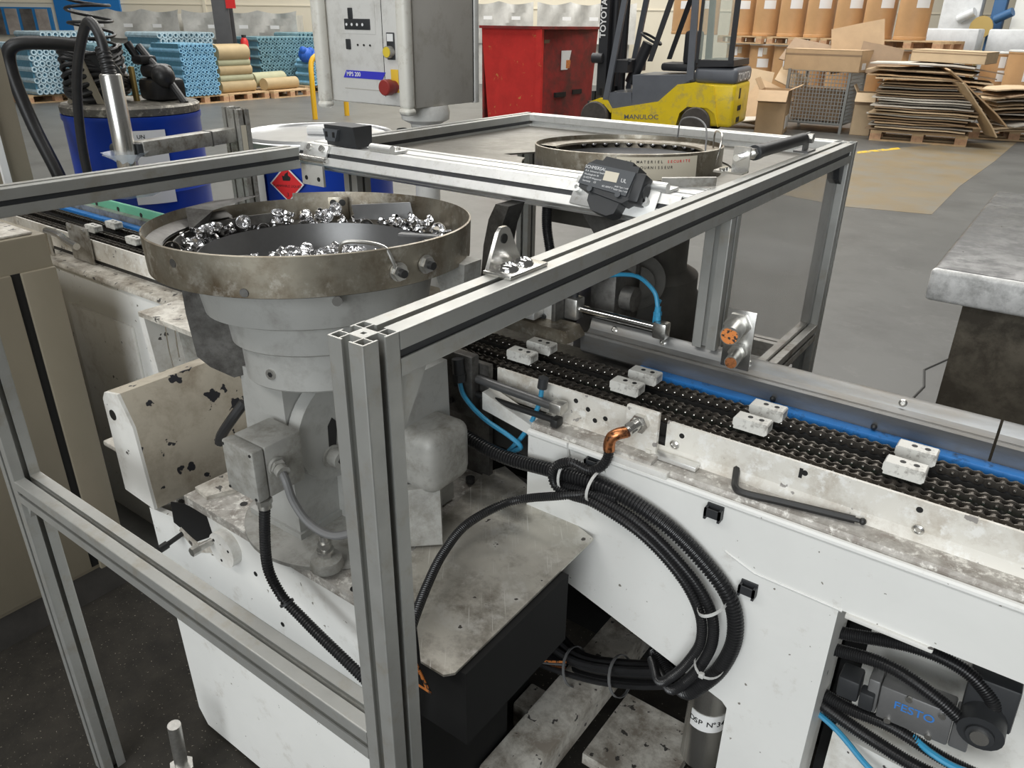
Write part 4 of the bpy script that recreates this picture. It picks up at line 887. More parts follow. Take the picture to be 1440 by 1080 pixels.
part(D2, 'hazard_label', MB().prism([(-sq, 0), (0, -sq), (sq, 0), (0, sq)], 0, .002, 'z', m=dm), 'white_label')
part(D2, 'hazard_field', MB().prism([(-sq*.9, 0), (0, -sq*.9), (sq*.9, 0), (0, sq*.9)], .002, .003, 'z', m=dm), 'red_label')
txt(D2, 'lettering', 'FLAMMABLE LIQUID', .0125, dm @ T(0, -.008, .0032), 'ink_black'); txt(D2, 'lettering', '3', .02, dm @ T(0, -.04, .0032), 'ink_black')
part(D2, 'flame', MB().prism([(-.014, .012), (.014, .012), (.018, .024), (.008, .032), (.010, .046), (-.004, .036), (-.008, .028), (-.016, .03)], .0030, .0036, 'z', m=dm), 'ink_black')
part(D2, 'paper_label', MB().lathe([(.2925, .80), (.2935, .80), (.2935, .97), (.2925, .97)], 8, (d2[0], d2[1], 0), None, R(-104), R(-86), close=False), 'white_label')

# hose reel heap and pump on drum 1
hc = thing('coil_hose', 'springy black coil hose hanging above the left blue drum', 'hose', (-3.15, 1.45, 1.1))
pts = [(-3.09+.085*math.cos(t_*.35), 1.42+.085*math.sin(t_*.35), 1.27+t_*.0030+.010*math.sin(t_*.3)) for t_ in range(0, 170)]
part(hc, 'coil', MB().tube(pts, .0062, 8), 'black_rubber')
for k in range(9):
    part(hc, 'loop', MB().tube([(-3.14+.10*math.cos(R(a))*(1-.04*k), 1.42+.13*math.sin(R(a)), 1.14+k*.022+.018*math.sin(R(a*2+k*40))) for a in range(0, 361, 15)], .011, 8), 'black_rubber')
part(hc, 'hub', MB().cyl((-3.19, 1.46, 1.20), (-3.06, 1.38, 1.20), .105, n=28), 'black_plastic')
part(hc, 'stand', MB().prism([(-.085, 1.108), (-.055, 1.108), (-.035, 1.16), (0, 1.185), (.035, 1.16), (.055, 1.108), (.085, 1.108), (.03, 1.28), (-.03, 1.28)], -.004, .004, 'y', m=T(-3.09, 1.33, 0) @ RZ(28)), 'cabinet_cream')
pm = thing('barrel_pump', 'dirty black barrel pump with a brass bracket on the left drum', 'pump', (-2.93, 1.66, 1.1))
part(pm, 'body', MB().rbox(-3.10, -2.95, 1.58, 1.73, 1.108, 1.20, .02).rbox(-3.09, -2.97, 1.59, 1.70, 1.20, 1.26, .025).sphere((-2.96, 1.63, 1.21), .05, 12, 8).cyl((-3.10, 1.57, 1.18), (-3.12, 1.53, 1.19), .03, n=12), 'black_rubber')
part(pm, 'bracket', MB().rbox(-3.075, -3.045, 1.535, 1.552, 1.10, 1.25, .004), 'brass')
part(pm, 'handle', MB().tube([(-3.10, 1.62, 1.33), (-3.04, 1.63, 1.27), (-2.94, 1.65, 1.18), (-2.87, 1.66, 1.10)], .017, 10), 'black_rubber')
part(pm, 'valve', MB().rbox(-3.12, -3.03, 1.58, 1.66, 1.255, 1.295, .015).cyl((-3.10, 1.60, 1.29), (-3.12, 1.58, 1.345), .018, n=12), 'black_rubber')
HOSEA = [(-1.882, .822, 1.28), (-1.89, .823, 1.34), (-1.905, .826, 1.40), (-1.955, .83, 1.435), (-2.02, .83, 1.385), (-2.10, .83, 1.27), (-2.17, .84, 1.11), (-2.20, .85, .97), (-2.19, .86, .88)]
for k, (nm, lb, pts, r_) in enumerate((('a', 'thick black hose draped over the dispensing tube', HOSEA, .0145), ('b', 'thick black hose looping down left of the blue drum', [(-2.95, 1.30, 1.34), (-3.03, 1.20, 1.35), (-3.10, 1.10, 1.34), (-3.13, 1.08, 1.26), (-3.08, 1.09, 1.05), (-2.98, 1.10, .85), (-2.92, 1.10, .70)], .026))):
    o = solo('black_hose', MB().tube(spline(pts, 12), r_, 12), 'black_rubber', lb, 'hose')
    if k == 0: part(o, 'strain_relief', MB().corr([(-1.882, .822, 1.28), (-1.89, .823, 1.33), (-1.905, .825, 1.37)], .021, 12, .012, .86), 'black_rubber')
# aluminium arm with vertical dispensing tube
ar = thing('dispensing_arm', 'aluminium profile arm clamping a vertical stainless dispensing tube', 'arm', (-1.87, .9, FZ))
am = T(-1.872, .86, 0) @ RZ(10)
part(ar, 'arm', MB().rbox(-.0225, .0225, 0, .385, 1.065, 1.110, .003, am), 'alu_old')
part(ar, 'end_face', MB().box(-.015, .015, -.0015, .0002, 1.072, 1.103, am), 'steel_dark')
part(ar, 'joint', MB().box(-.024, .024, .27, .274, 1.0635, 1.1115, am), 'steel_dark')
part(ar, 'post', prof('z', FZ, 1.175, -1.985, 1.24), 'alu_old')
part(ar, 'post', prof('z', FZ, 1.170, -1.940, 1.24), 'alu_old')
part(ar, 'scale_tag', MB().box(-1.895, -1.8945, 1.245, 1.265, 1.0, 1.12), 'label_cream')
part(ar, 'tube', MB().lathe([(.028, .98), (.030, .985), (.030, 1.295), (.027, 1.30), (0, 1.30)], 24, (-1.882, .822, 0)), 'stainless')
part(ar, 'clamp', MB().rbox(-1.910, -1.85, .845, .862, 1.068, 1.106, .004), 'black_plastic')
part(ar, 'clamp', MB().cyl((-1.97, .835, 1.085), (-1.91, .835, 1.085), .014, n=14), 'black_plastic')
bag = thing('plastic_bag', 'crumpled clear plastic bag around the tip of the dispensing tube', 'bag', (-1.882, .822, .95))
rb = random.Random(3); vs = []; fs = []
for i_ in range(8):
    for j_ in range(16):
        r_ = (.055+.035*math.sin(i_*.9+.3))*(1+rb.uniform(-.25, .25)); a = R(j_*22.5)
        vs.append((-1.882+r_*math.cos(a), .822+r_*math.sin(a), .955+i_*.018))
for i_ in range(7):
    for j_ in range(16): fs.append((i_*16+j_, i_*16+(j_+1) % 16, (i_+1)*16+(j_+1) % 16, (i_+1)*16+j_))
part(bag, 'film', MB().add(vs, fs), 'plastic_film')

# ---------------------------------------------------------------- control box on a pedestal
M('panel_white', (.72, .71, .68), .42, 0, var=.05, vs=6, dirt=((.48, .46, .42), .58, .85, 8))
M('panel_side', (.50, .475, .435), .45, 0, var=.06, vs=5, dirt=((.36, .33, .28), .6, .85, 9))
M('handle_white', (.80, .78, .71), .4, 0, var=.05, vs=8, dirt=((.55, .5, .42), .6, .85, 25))
M('estop_red', (.30, .035, .03), .45); M('button_yellow', (.80, .60, .06), .4); M('estop_yellow', (.80, .52, .05), .5); M('logo_blue', (.05, .05, .55), .4)
cx0, cx1, cy0, cy1, cz0, cz1 = -1.855, -1.432, 1.622, 1.93, 1.178, 1.75
kb = thing('control_box', 'pale grey operator control box with white grab bars and red emergency stop', 'control box', (-1.6, 1.75, FZ))
part(kb, 'housing', MB().rbox(cx0, cx1, cy0, cy1, cz0, cz1, .004), 'panel_side')
part(kb, 'front_panel', MB().rbox(cx0+.01, cx1-.005, cy0-.006, cy0, cz0+.004, cz1, .002), 'panel_white')
part(kb, 'rear_door', MB().rbox(cx0, cx1+.004, cy1+.006, cy1+.03, cz0-.002, cz1, .003), 'panel_white')
part(kb, 'door_gap', MB().box(cx0+.005, cx1-.002, cy1, cy1+.006, cz0+.004, cz1), 'ink_black')
for x in (cx0+.0, cx1-.015):
    g_ = part(kb, 'grab_bar', MB().rbox(x-.024, x+.024, cy0-.050, cy0-.008, cz0-.004, cz1, .016, seg=3), 'handle_white')
    part(g_, 'end_cap', MB().rbox(x-.026, x+.026, cy0-.052, cy0-.006, cz0-.022, cz0+.004, .014, seg=3), 'handle_white')
fy = cy0-.0065
sub = part(kb, 'keypad_plate', MB().box(cx0+.085, cx0+.255, fy-.001, fy, 1.405, 1.505), 'panel_white')
for (a, b, c_, d_) in ((.108, .232, 1.418, 1.452), (.128, .150, 1.452, 1.486), (.108, .130, 1.355, 1.388)):
    part(kb, 'key_block', MB().rbox(cx0+a, cx0+b, fy-.005, fy, c_, d_, .002), 'black_plastic')
for k in range(4): part(kb, 'key_icon', MB().cyl((cx0+.120+k*.026, fy-.005, 1.434), (cx0+.120+k*.026, fy-.0056, 1.434), .005, n=8), 'ink_white')
for k in range(3): part(kb, 'lamp', MB().cyl((cx0+.165+k*.03, fy, 1.370), (cx0+.165+k*.03, fy-.003, 1.370), .0035, n=8), 'black_bolt')
part(kb, 'seam', MB().box(cx0+.285, cx0+.287, fy-.0005, fy+.001, cz0+.03, cz1), 'ink_black')
part(kb, 'plate', MB().box(cx0+.085, cx0+.285, fy-.001, fy, 1.225, 1.228), 'panel_side')
lg = part(kb, 'logo_stripe', MB().prism([(cx0+.082, 1.262), (cx0+.275, 1.262), (cx0+.292, 1.287), (cx0+.099, 1.287)], fy-.002, fy, 'y'), 'logo_blue')
txt(lg, 'lettering', 'MPS 200', .020, T(cx0+.135, fy-.0024, 1.2745) @ RX(90), 'ink_white', bold=.015)
bt = part(kb, 'push_button', MB().cyl((cx0+.323, fy, 1.352), (cx0+.323, fy-.022, 1.352), .019, n=22), 'alu_old')
part(bt, 'lens', MB().cyl((cx0+.323, fy-.022, 1.352), (cx0+.323, fy-.024, 1.352), .0165, n=22), 'button_yellow')
part(bt, 'legend', MB().rbox(cx0+.306, cx0+.342, fy-.004, fy, 1.328, 1.412, .002), 'black_plastic'); part(bt, 'legend_tag', MB().box(cx0+.310, cx0+.338, fy-.0048, fy-.0035, 1.385, 1.408), 'white_label')
es = part(kb, 'emergency_stop', MB().rbox(cx0+.318, cx0+.352, fy-.003, fy, 1.225, 1.298, .001), 'estop_yellow')
part(es, 'mushroom', MB().cyl((cx0+.333, fy, 1.243), (cx0+.333, fy-.03, 1.243), .020, n=22).lathe([(.024, 0), (.026, .004), (.026, .030), (.023, .034), (0, .035)], 26, m=T(cx0+.333, fy-.022, 1.243) @ RX(90)), 'estop_red')
part(kb, 'swivel', MB().lathe([(.045, 1.02), (.045, 1.085), (.050, 1.09), (.055, 1.115), (.085, 1.13), (.088, 1.155), (.080, 1.178), (0, 1.178)], 32, (-1.50, 1.74, 0)), 'panel_white')
part(kb, 'pedestal', MB().cyl((-1.50, 1.74, FZ), (-1.50, 1.74, 1.03), .045, n=24), 'panel_white')
part(kb, 'clamp_lever', MB().rbox(-1.575, -1.545, 1.66, 1.70, 1.03, 1.10, .008), 'black_plastic')
# ---------------------------------------------------------------- far hall
M('wood', (.62, .43, .24), .6, 0, var=.2, vs=6); M('wood_end', (.60, .35, .20), .6, 0, var=.25, vs=20)
M('card', (.52, .36, .21), .65, 0, var=.10, vs=4); M('card_light', (.62, .47, .30), .65, 0, var=.1, vs=4); M('card_dark', (.30, .205, .125), .7, 0, var=.15, vs=5); M('card_grey', (.62, .58, .51), .65, 0, var=.1, vs=5)
M('fibre', (.56, .33, .155), .5, 0, var=.10, vs=3); M('lid_white', (.82, .82, .78), .4)
M('tube_blue', (.26, .52, .72), .35, 0, var=.25, vs=12); M('tube_shade', (.10, .26, .36), .5, 0, var=.3, vs=30); M('roll_brown', (.47, .36, .20), .6, 0, var=.1, vs=4); M('roll_green', (.43, .43, .28), .6, 0, var=.1, vs=4)
M('film_wrap', (.55, .66, .68), .25, 0, var=.35, vs=5, bump=.4, bs=14); M('film_grey', (.60, .59, .55), .35, 0, var=.22, vs=3, bump=.5, bs=10); M('film_white', (.74, .76, .77), .3, 0, var=.15, vs=5, bump=.4, bs=12)
M('bin_red', (.62, .035, .03), .45, 0, var=.15, vs=4, dirt=((.62, .26, .08), .70, .76, 6)); M('bin_red_dark', (.30, .03, .028), .5, 0, var=.3, vs=4, dirt=((.10, .035, .03), .5, .75, 3)); M('bin_rust', (.20, .13, .08), .6)
M('fork_yellow', (.82, .60, .015), .35, 0, var=.05, vs=4, dirt=((.45, .36, .12), .58, .8, 5)); M('fork_grey', (.125, .135, .155), .42, 0, var=.1, vs=5); M('fork_dark', (.025, .026, .03), .5); M('tyre', (.07, .062, .055), .75, 0, var=.3, vs=12); M('hub', (.16, .14, .12), .6)
M('cab_glass', (.55, .62, .55), .08, 0, alpha=.30); M('wire_grey', (.34, .35, .34), .4, .6); M('blue_door', (.02, .20, .55), .45); M('blue_frame', (.03, .22, .52), .45); M('window_dark', (.14, .13, .12), .2, 0, var=.6, vs=2); M('window_pane', (.42, .37, .33), .15, 0, var=.35, vs=2.5)
M('column_dark', (.12, .12, .125), .5, .2, var=.15, vs=3); M('ext_red', (.65, .03, .03), .35); M('hoop_yellow', (.80, .46, .02), .4); M('rack_blue', (.05, .14, .30), .5); M('rack_green', (.03, .22, .17), .5); M('foam_blue', (.02, .12, .55), .5)
# wall details
wz = struct_e('window_1', (0, 0, 0))
part(wz, 'window_frame', wbox(MB(), -.4, 1.42, -.08, 0, .95, 1.64), 'blue_frame')
for k in range(4): part(wz, 'pane', wbox(MB(), -.25+k*.42, .08+k*.42, -.10, -.07, .95, 1.60), 'window_pane' if k % 2 else 'window_dark')
dr = struct('door_1', wbox(MB(), 1.56, 3.35, -.08, 0, FZ, 2.5), 'blue_door')
struct('trim_1', wbox(MB(), 5.6, 5.68, -.03, 0, FZ, 9), 'wall_cream')
struct('trim_2', wbox(MB(), -20, 60, -.02, 0, 1.75, 1.78), 'wall_cream')
# pallets
def pallet_proto():
    t = thing('wooden_pallet', 'x', 'pallet', (0, 0, 0), 'wooden pallets')
    bd = MB().box(-.6, .6, -.0725, .0725, .122, .144).mesh('top_board'); bk_ = MB().box(-.0725, .0725, -.05, .05, .022, .10).mesh('spacer_block'); bt_ = MB().box(-.6, .6, -.05, .05, 0, .022).mesh('bottom_board'); st_ = MB().box(-.0725, .0725, -.4, .4, .10, .122).mesh('cross_board')
    for me, m_ in ((bd, 'wood'), (bk_, 'wood_end'), (bt_, 'wood'), (st_, 'wood')): me.materials.append(MT[m_])
    def put(me, x, y): o = bpy.data.objects.new(me.name.split('.')[0], me); COL.objects.link(o); o.parent = t; o.location = (x, y, 0)
    for y in (-.3275, -.165, 0, .165, .3275): put(bd, 0, y)
    for y in (-.35, 0, .35): put(bt_, 0, y)
    for x in (-.5275, 0, .5275):
        put(st_, x, 0)
        for y in (-.35, 0, .35): put(bk_, x, y)
    return t
PP = pallet_proto(); pf = [True]
def pallet(x, y, z, rz, label, sx=1, sy=1):
    Mx = T(x, y, z) @ RZ(rz) @ Matrix.Diagonal((sx, sy, 1, 1))
    if pf[0]: PP.matrix_world = Mx; PP['label'] = label; pf[0] = False; return PP
    return dup(PP, Mx, label)
# tube stacks on the left
def tubes(x0, x1, y0, y1, z0, z1, d, label, mat='tube_blue', endm='tube_shade', wrap=None, name='tube_stack'):
    t = thing(name, label, 'tube stack', ((x0+x1)/2, (y0+y1)/2, z0), 'stacks of plastic tubes')
    mb, me = MB(), MB(); r = d/2; row = 0; z = z0+r
    while z < z1:
        y = y0+r+(r if row % 2 else 0)
        while y < y1:
            sh = (random.random()-.5)*.02
            mb.lathe([(r, 0), (r, x1-x0), (r*.55, x1-x0), (r*.5, x1-x0-.06)], 8, m=T(x0+sh, y, z) @ RY(90), close=False); y += d
        z += d*.88; row += 1
    part(t, 'tubes', mb, mat, kind='stuff')
    part(t, 'shade_core', MB().box(x0+.05, x1-.05, y0+.02, y1-.02, z0, z1-.03), endm)  # dark block for the shade in gaps between the tubes
    if wrap: part(t, 'stretch_wrap', MB().rbox(x0-.02, x1+.02, y0-.02, y1+.02, z0-.02, z1+.05, .03), wrap)
    return t
M('tube_teal', (.20, .36, .42), .3, 0, var=.35, vs=9); M('tube_pale', (.50, .66, .74), .3, 0, var=.3, vs=9)
M('film_clear', (.72, .82, .84), .2, 0, alpha=.38, var=.2, vs=6, bump=.4, bs=14)
pallet(-14.0, 8.75, FZ, 90, 'wooden pallet under the tallest stack of blue tubes', .8, 1.3)
tubes(-14.45, -13.45, 8.30, 9.05, FZ+.15, 1.03, .085, 'tall neat stack of bright blue tubes next to the brown rolls')
pallet(-14.0, 9.75, FZ, 90, 'wooden pallet under the stacked brown paper rolls', .8, 1.2)
zr = FZ+.15
for k, (m_, d_, lb) in enumerate((('roll_brown', .22, 'thick brown paper roll at the bottom of the roll stack'), ('roll_green', .12, 'thin olive roll just above the bottom brown roll'), ('roll_brown', .19, 'brown paper roll in the middle of the roll stack'), ('roll_green', .12, 'thin olive roll just below the top brown roll'), ('roll_brown', .26, 'fat brown paper roll on top of the roll stack'))):
    o = solo('paper_roll', MB().cyl((-13.75+.03*(k % 2), 9.22, zr+d_/2), (-13.8+.03*(k % 2), 10.05-.02*k, zr+d_/2), d_/2*1.15, n=20).cyl((-14.05, 9.22, zr+d_/2), (-14.1, 10.05, zr+d_/2), d_/2*1.15, n=20), m_, lb, 'paper roll', 'paper rolls'); zr += d_*.92
pallet(-13.9, 10.75, FZ, 90, 'wooden pallet with the two low rolls', .8, 1.2)
solo('paper_roll', MB().cyl((-13.7, 10.25, FZ+.26), (-13.8, 11.15, FZ+.26), .12, n=20), 'roll_brown', 'single brown paper roll lying low on a pallet', 'paper roll', 'paper rolls')
solo('paper_roll', MB().cyl((-13.95, 10.15, FZ+.34), (-14.1, 11.05, FZ+.34), .14, n=20), 'roll_green', 'olive paper roll lying behind the low brown roll', 'paper roll', 'paper rolls')
pallet(-14.6, 12.2, FZ, 90, 'wooden pallet under the loose blue tubes by the yellow hoop', 1, 1.4)
tubes(-15.6, -14.6, 10.9, 12.6, FZ+.15, 1.10, .10, 'long stack of pale teal tubes behind the low rolls', mat='tube_teal')
tubes(-14.5, -13.9, 11.75, 12.9, FZ+.15, .62, .10, 'low loose heap of blue tubes beside the yellow hoop')
solo('foam_pile', MB().sphere((-14.1, 11.75, .72), .16, 10, 6).sphere((-14.05, 11.98, .68), .14, 9, 6).sphere((-14.1, 11.9, .78), .10, 8, 5).sphere((-14.05, 11.65, .82), .08, 8, 5), 'foam_blue', 'crumpled bright blue film on top of the tubes', 'film')
lbs = ['wrapped teal tube stack at the far left with a pale label', 'wrapped light blue tube stack, second from the left', 'wrapped pale tube stack behind the coil hose', 'wrapped blue tube stack left of the tallest tube stack']
for k in range(4):
    px, py = -18.3+1.2*k, 5.4+.62*k
    tubes(px-.9, px+.25, py, py+.85, FZ+.15, 1.0, .11, lbs[k], mat=('tube_teal', 'tube_pale', 'tube_pale', 'tube_teal')[k])
    pallet(px-.3, py+.42, FZ, 90, ['wooden pallet under the far left teal tubes', 'wooden pallet under the second wrapped tube stack', 'wooden pallet under the third wrapped tube stack', 'wooden pallet under the fourth wrapped tube stack'][k], 1, 1.1)
# film covered racks along the wall
def film_rack(t0, t1, d0, z0, z1, label, mat='film_grey'):
    t = thing('covered_rack', label, 'rack', WP((t0+t1)/2, d0, FZ), 'racks under plastic film')
    n = 36; vs = []; fs = []
    for i_ in range(n+1):
        u = i_/n
        for j_ in range(5):
            v = j_/4; dd = d0-.12*math.sin(u*math.pi*2*3+v*2.2)*(v*.6+.2)-.05*math.sin(u*31+v*7); vs.append(WP(t0+(t1-t0)*u, dd, z1-(z1-z0)*v-.07*math.sin(math.pi*((u*3) % 1))*(1 if j_ == 0 else .3)))
    for i_ in range(n):
        for j_ in range(4): a = i_*5+j_; fs.append((a, a+1, a+6, a+5))
    part(t, 'film', MB().add(vs, fs), mat)
    part(t, 'rack_body', wbox(MB(), t0+.1, t1-.1, d0+.15, d0+1.0, FZ, z1-.1), 'film_grey')
    for k in range(3): part(t, 'label', wbox(MB(), t0+(t1-t0)*(.25+.27*k), t0+(t1-t0)*(.25+.27*k)+.22, d0-.30, d0-.29, z1-.42, z1-.34), 'white_label')
for k, (a, b) in enumerate(((2.9, 5.6), (5.7, 8.6), (12.0, 14.6), (14.7, 17.2))):
    film_rack(a, b, -1.8, .95, 1.62 if k < 2 else 1.9, ['film-covered rack left of the dark column', 'film-covered rack right of the dark column', 'film-covered rack above the red bin', 'film-covered rack behind the forklift mast'][k])
for k, (x0, x1, y0, y1, z1_) in enumerate(((-19.2, -18.0, 8.0, 9.5, 1.12), (-17.9, -16.6, 9.8, 11.2, 1.12), (-16.6, -15.7, 12.9, 14.4, 1.15))):
    tubes(x0, x1, y0, y1, FZ+.15, z1_, .13, ['pale blue tube stack farthest back behind the coil hose', 'pale blue tube stack below the film-covered racks', 'teal tube stack at the back right of the dark column'][k], mat='tube_teal' if k == 2 else 'tube_pale')
    pallet((x0+x1)/2, (y0+y1)/2, FZ, 90, ['wooden pallet under the farthest pale blue tubes', 'wooden pallet under the pale tubes below the covered racks', 'wooden pallet under the back right teal tubes'][k], 1.2, 1.5)
# column with extinguisher
cl = thing('steel_column', 'dark grey steel hall column behind the brown rolls', 'column', (-14.9, 10.2, FZ))
part(cl, 'flange', MB().box(-.17, .17, -.13, -.11, FZ, 9, T(-14.9, 10.35, 0) @ RZ(35)).box(-.17, .17, .11, .13, FZ, 9, T(-14.9, 10.35, 0) @ RZ(35)), 'column_dark')
part(cl, 'web', MB().box(-.01, .01, -.11, .11, FZ, 9, T(-14.9, 10.35, 0) @ RZ(35)), 'column_dark')
part(cl, 'sign', MB().box(-.1, .1, -.155, -.15, 1.62, 1.95, T(-14.70, 10.48, 0) @ RZ(35)), 'ext_red')
fx = thing('fire_extinguisher', 'red fire extinguisher on the dark hall column', 'extinguisher', (-14.6, 10.6, .6))
part(fx, 'cylinder', MB().lathe([(.075, .62), (.08, .64), (.08, 1.0), (.05, 1.06), (.025, 1.07), (0, 1.07)], 18, (-14.62, 10.58, 0)), 'ext_red')
part(fx, 'valve', MB().box(-14.66, -14.58, 10.55, 10.61, 1.07, 1.12), 'black_plastic')
solo('bollard_hoop', MB().tube(spline([(-10.02, 8.42, FZ), (-10.05, 8.45, .5), (-10.12, 8.55, .84), (-10.08, 8.80, .93), (-10.05, 9.1, .84), (-10.05, 9.15, .4), (-10.05, 9.15, FZ)]), .042, 12), 'hoop_yellow', 'bent yellow steel guard hoop left of the control box', 'guard hoop')
# red waste bin
rbn = thing('waste_bin', 'big scratched red steel waste bin with a white notice', 'bin', (-7.2, 10.8, FZ))
part(rbn, 'front', MB().prism([(-7.72, FZ), (-6.68, FZ), (-6.73, 1.36), (-7.85, 1.36)], 10.12, 10.16, 'y'), 'bin_red')
part(rbn, 'side', MB().add([(-6.68, 10.12, FZ), (-6.62, 11.5, FZ), (-6.58, 11.6, 1.36), (-6.73, 10.12, 1.36), (-6.72, 10.12, FZ), (-6.66, 11.5, FZ), (-6.62, 11.6, 1.36), (-6.77, 10.12, 1.36)], [(0, 1, 2, 3), (7, 6, 5, 4), (0, 4, 5, 1), (2, 6, 7, 3), (1, 5, 6, 2), (0, 3, 7, 4)]), 'bin_red_dark')
part(rbn, 'side', MB().box(-7.86, -7.82, 10.14, 11.55, FZ, 1.36), 'bin_red_dark')
part(rbn, 'side', MB().box(-7.86, -6.62, 11.52, 11.56, FZ, 1.36), 'bin_red_dark')
part(rbn, 'rim', MB().box(-7.88, -6.70, 10.09, 10.17, 1.345, 1.385).box(-6.76, -6.56, 10.1, 11.6, 1.345, 1.385), 'bin_red_dark')
part(rbn, 'corner_post', MB().box(-6.78, -6.68, 10.10, 10.16, FZ, 1.35), 'bin_red')
part(rbn, 'fork_pocket', MB().box(-6.66, -6.62, 10.45, 10.75, .36, .43).box(-6.66, -6.61, 10.95, 11.22, .38, .45), 'ink_black')
part(rbn, 'contents', MB().box(-7.82, -6.7, 10.2, 11.5, 1.15, 1.2), 'bin_rust')
nt_ = part(rbn, 'notice', MB().box(-6.652, -6.640, 10.62, 11.0, .76, 1.04), 'white_label')
part(nt_, 'emblem', MB().box(-6.6405, -6.636, 10.75, 10.87, .78, .90), 'orange_sensor')
# forklift
FY = 10.39
fk = thing('forklift', 'yellow and grey electric counterbalance forklift parked by the red bin', 'forklift', (-4.8, 10.9, FZ))
def fp_(name, poly, y0, y1, m_): return part(fk, name, MB().prism(poly, FY+y0, FY+y1, 'y'), m_)
fp_('chassis', [(-5.59, .28), (-4.88, .42), (-4.62, .66), (-4.37, .70), (-4.10, .66), (-3.98, .12), (-4.05, .30), (-4.16, .37), (-4.45, .37), (-4.55, .28), (-4.60, .06), (-5.58, .06)], 0, 1.05, 'fork_yellow')
fp_('battery_cover', [(-5.30, .76), (-4.51, .79), (-4.44, .70), (-4.62, .655), (-4.88, .415), (-5.28, .34)], .01, 1.04, 'fork_grey')
fp_('step', [(-5.70, .50), (-5.30, .52), (-5.28, .34), (-5.60, .28)], .01, 1.04, 'fork_grey')
fp_('front_fender', [(-5.95, .36), (-5.80, .42), (-5.66, .40), (-5.58, .28), (-5.60, .22), (-5.72, .34), (-5.90, .32)], 0, .25, 'fork_yellow')
cw = part(fk, 'counterweight', MB().rbox(-4.36, -3.80, FY+.03, FY+1.02, .12, .70, .05, seg=3), 'fork_yellow')
part(fk, 'rear_hood', MB().rbox(-4.40, -3.80, FY+.02, FY+1.03, .69, .90, .06, seg=3), 'fork_grey')
for y, z, w_, h_ in ((.30, .56, .09, .14), (.30, .36, .22, .07), (.30, .20, .20, .07)): part(cw, 'vent', MB().box(-3.81, -3.796, FY+y, FY+y+w_, z-h_/2, z+h_/2), 'ink_black')
txt(fk, 'lettering', 'TOYOTA', .155, T(-3.798, FY+.50, .775) @ RZ(90) @ RX(90), 'ink_white', bold=.02, sx=1.25)
txt(fk, 'lettering', 'MANULOC', .09, T(-5.12, FY-.003, .19) @ RY(-3) @ RX(90), 'fork_grey', bold=.01, sx=1.2)
for x, y in ((-4.31, 0), (-4.31, .85), (-5.85, -.03), (-5.85, .88)):
    wh = part(fk, 'wheel', MB().lathe([(.10, -.02), (.20, -.02), (.215, .0), (.215, .17), (.20, .19), (.10, .19)], 28, m=T(x, FY+y-.01, FZ+.215) @ RX(-90)), 'tyre')
    part(wh, 'hub', MB().cyl((x, FY+y-.015, FZ+.215), (x, FY+y+.15, FZ+.215), .11, .08, n=18), 'hub')
for y in (.03, .98):
    part(fk, 'front_pillar', MB().prism([(-5.74, .40), (-5.66, .40), (-5.46, 1.76), (-5.38, 2.05), (-5.46, 2.05), (-5.54, 1.76)], FY+y-.03, FY+y+.03, 'y'), 'fork_grey')
    part(fk, 'rear_pillar', MB().prism([(-4.50, .70), (-4.40, .74), (-4.46, 2.05), (-4.54, 2.05)], FY+y-.03, FY+y+.03, 'y'), 'fork_grey')
    part(fk, 'tilt_strut', MB().prism([(-5.10, .95), (-5.03, .95), (-4.74, 1.9), (-4.82, 1.9)], FY+y-.015, FY+y+.015, 'y'), 'fork_dark')
part(fk, 'overhead_guard', MB().rbox(-5.50, -4.40, FY, FY+1.05, 2.03, 2.09, .02), 'fork_grey')
part(fk, 'cab_rear_panel', MB().prism([(-4.38, .90), (-3.86, .92), (-3.87, 1.0), (-4.36, .99)], FY+.02, FY+1.03, 'y'), 'fork_dark')
part(fk, 'cab_glass', MB().box(-4.38, -3.92, FY+.02, FY+.03, 1.0, 1.95), 'cab_glass')
part(fk, 'cab_frame', MB().box(-3.95, -3.88, FY+.01, FY+.05, .95, 2.0).box(-4.40, -4.36, FY+.01, FY+.05, .95, 2.0), 'fork_dark')
part(fk, 'seat', MB().rbox(-4.97, -4.52, FY+.25, FY+.78, .82, .93, .04).rbox(-4.66, -4.50, FY+.25, FY+.78, .92, 1.36, .05), 'fork_dark')
part(fk, 'steering_column', MB().cyl((-5.50, FY+.5, .62), (-5.26, FY+.5, 1.18), .085, n=14), 'fork_dark')
part(fk, 'steering_wheel', MB().tube([(-5.22+.17*math.cos(R(a))*.85, FY+.5+.17*math.sin(R(a)), 1.24-.17*math.cos(R(a))*.45) for a in range(0, 361, 20)], .018, 8), 'fork_dark')
part(fk, 'dash', MB().box(-5.66, -5.42, FY+.1, FY+.95, .78, .95).cyl((-5.44, FY+.15, .90), (-5.40, FY+.12, .95), .03, n=10), 'fork_dark')
for y in (.12, .76):
    ms = part(fk, 'mast_rail', MB().box(-5.90, -5.76, FY+y, FY+y+.14, .0, 2.4), 'fork_dark')
for z_ in (.45, 1.85): part(fk, 'mast_crossbar', MB().box(-5.88, -5.80, FY+.12, FY+.90, z_, z_+.1), 'fork_dark')
part(fk, 'mast_cylinder', MB().cyl((-5.72, FY+.28, .1), (-5.72, FY+.28, 2.3), .05, n=14).cyl((-5.72, FY+.74, .1), (-5.72, FY+.74, 2.3), .05, n=14), 'fork_dark')
txt(fk, 'lettering', 'TOYOTA', .125, T(-5.84, FY+.115, 1.50) @ RX(90) @ RZ(90), 'ink_white', bold=.02)
part(fk, 'front_lamp', MB().cyl((-5.96, FY+.06, .97), (-5.80, FY+.06, .97), .07, n=16), 'fork_dark')
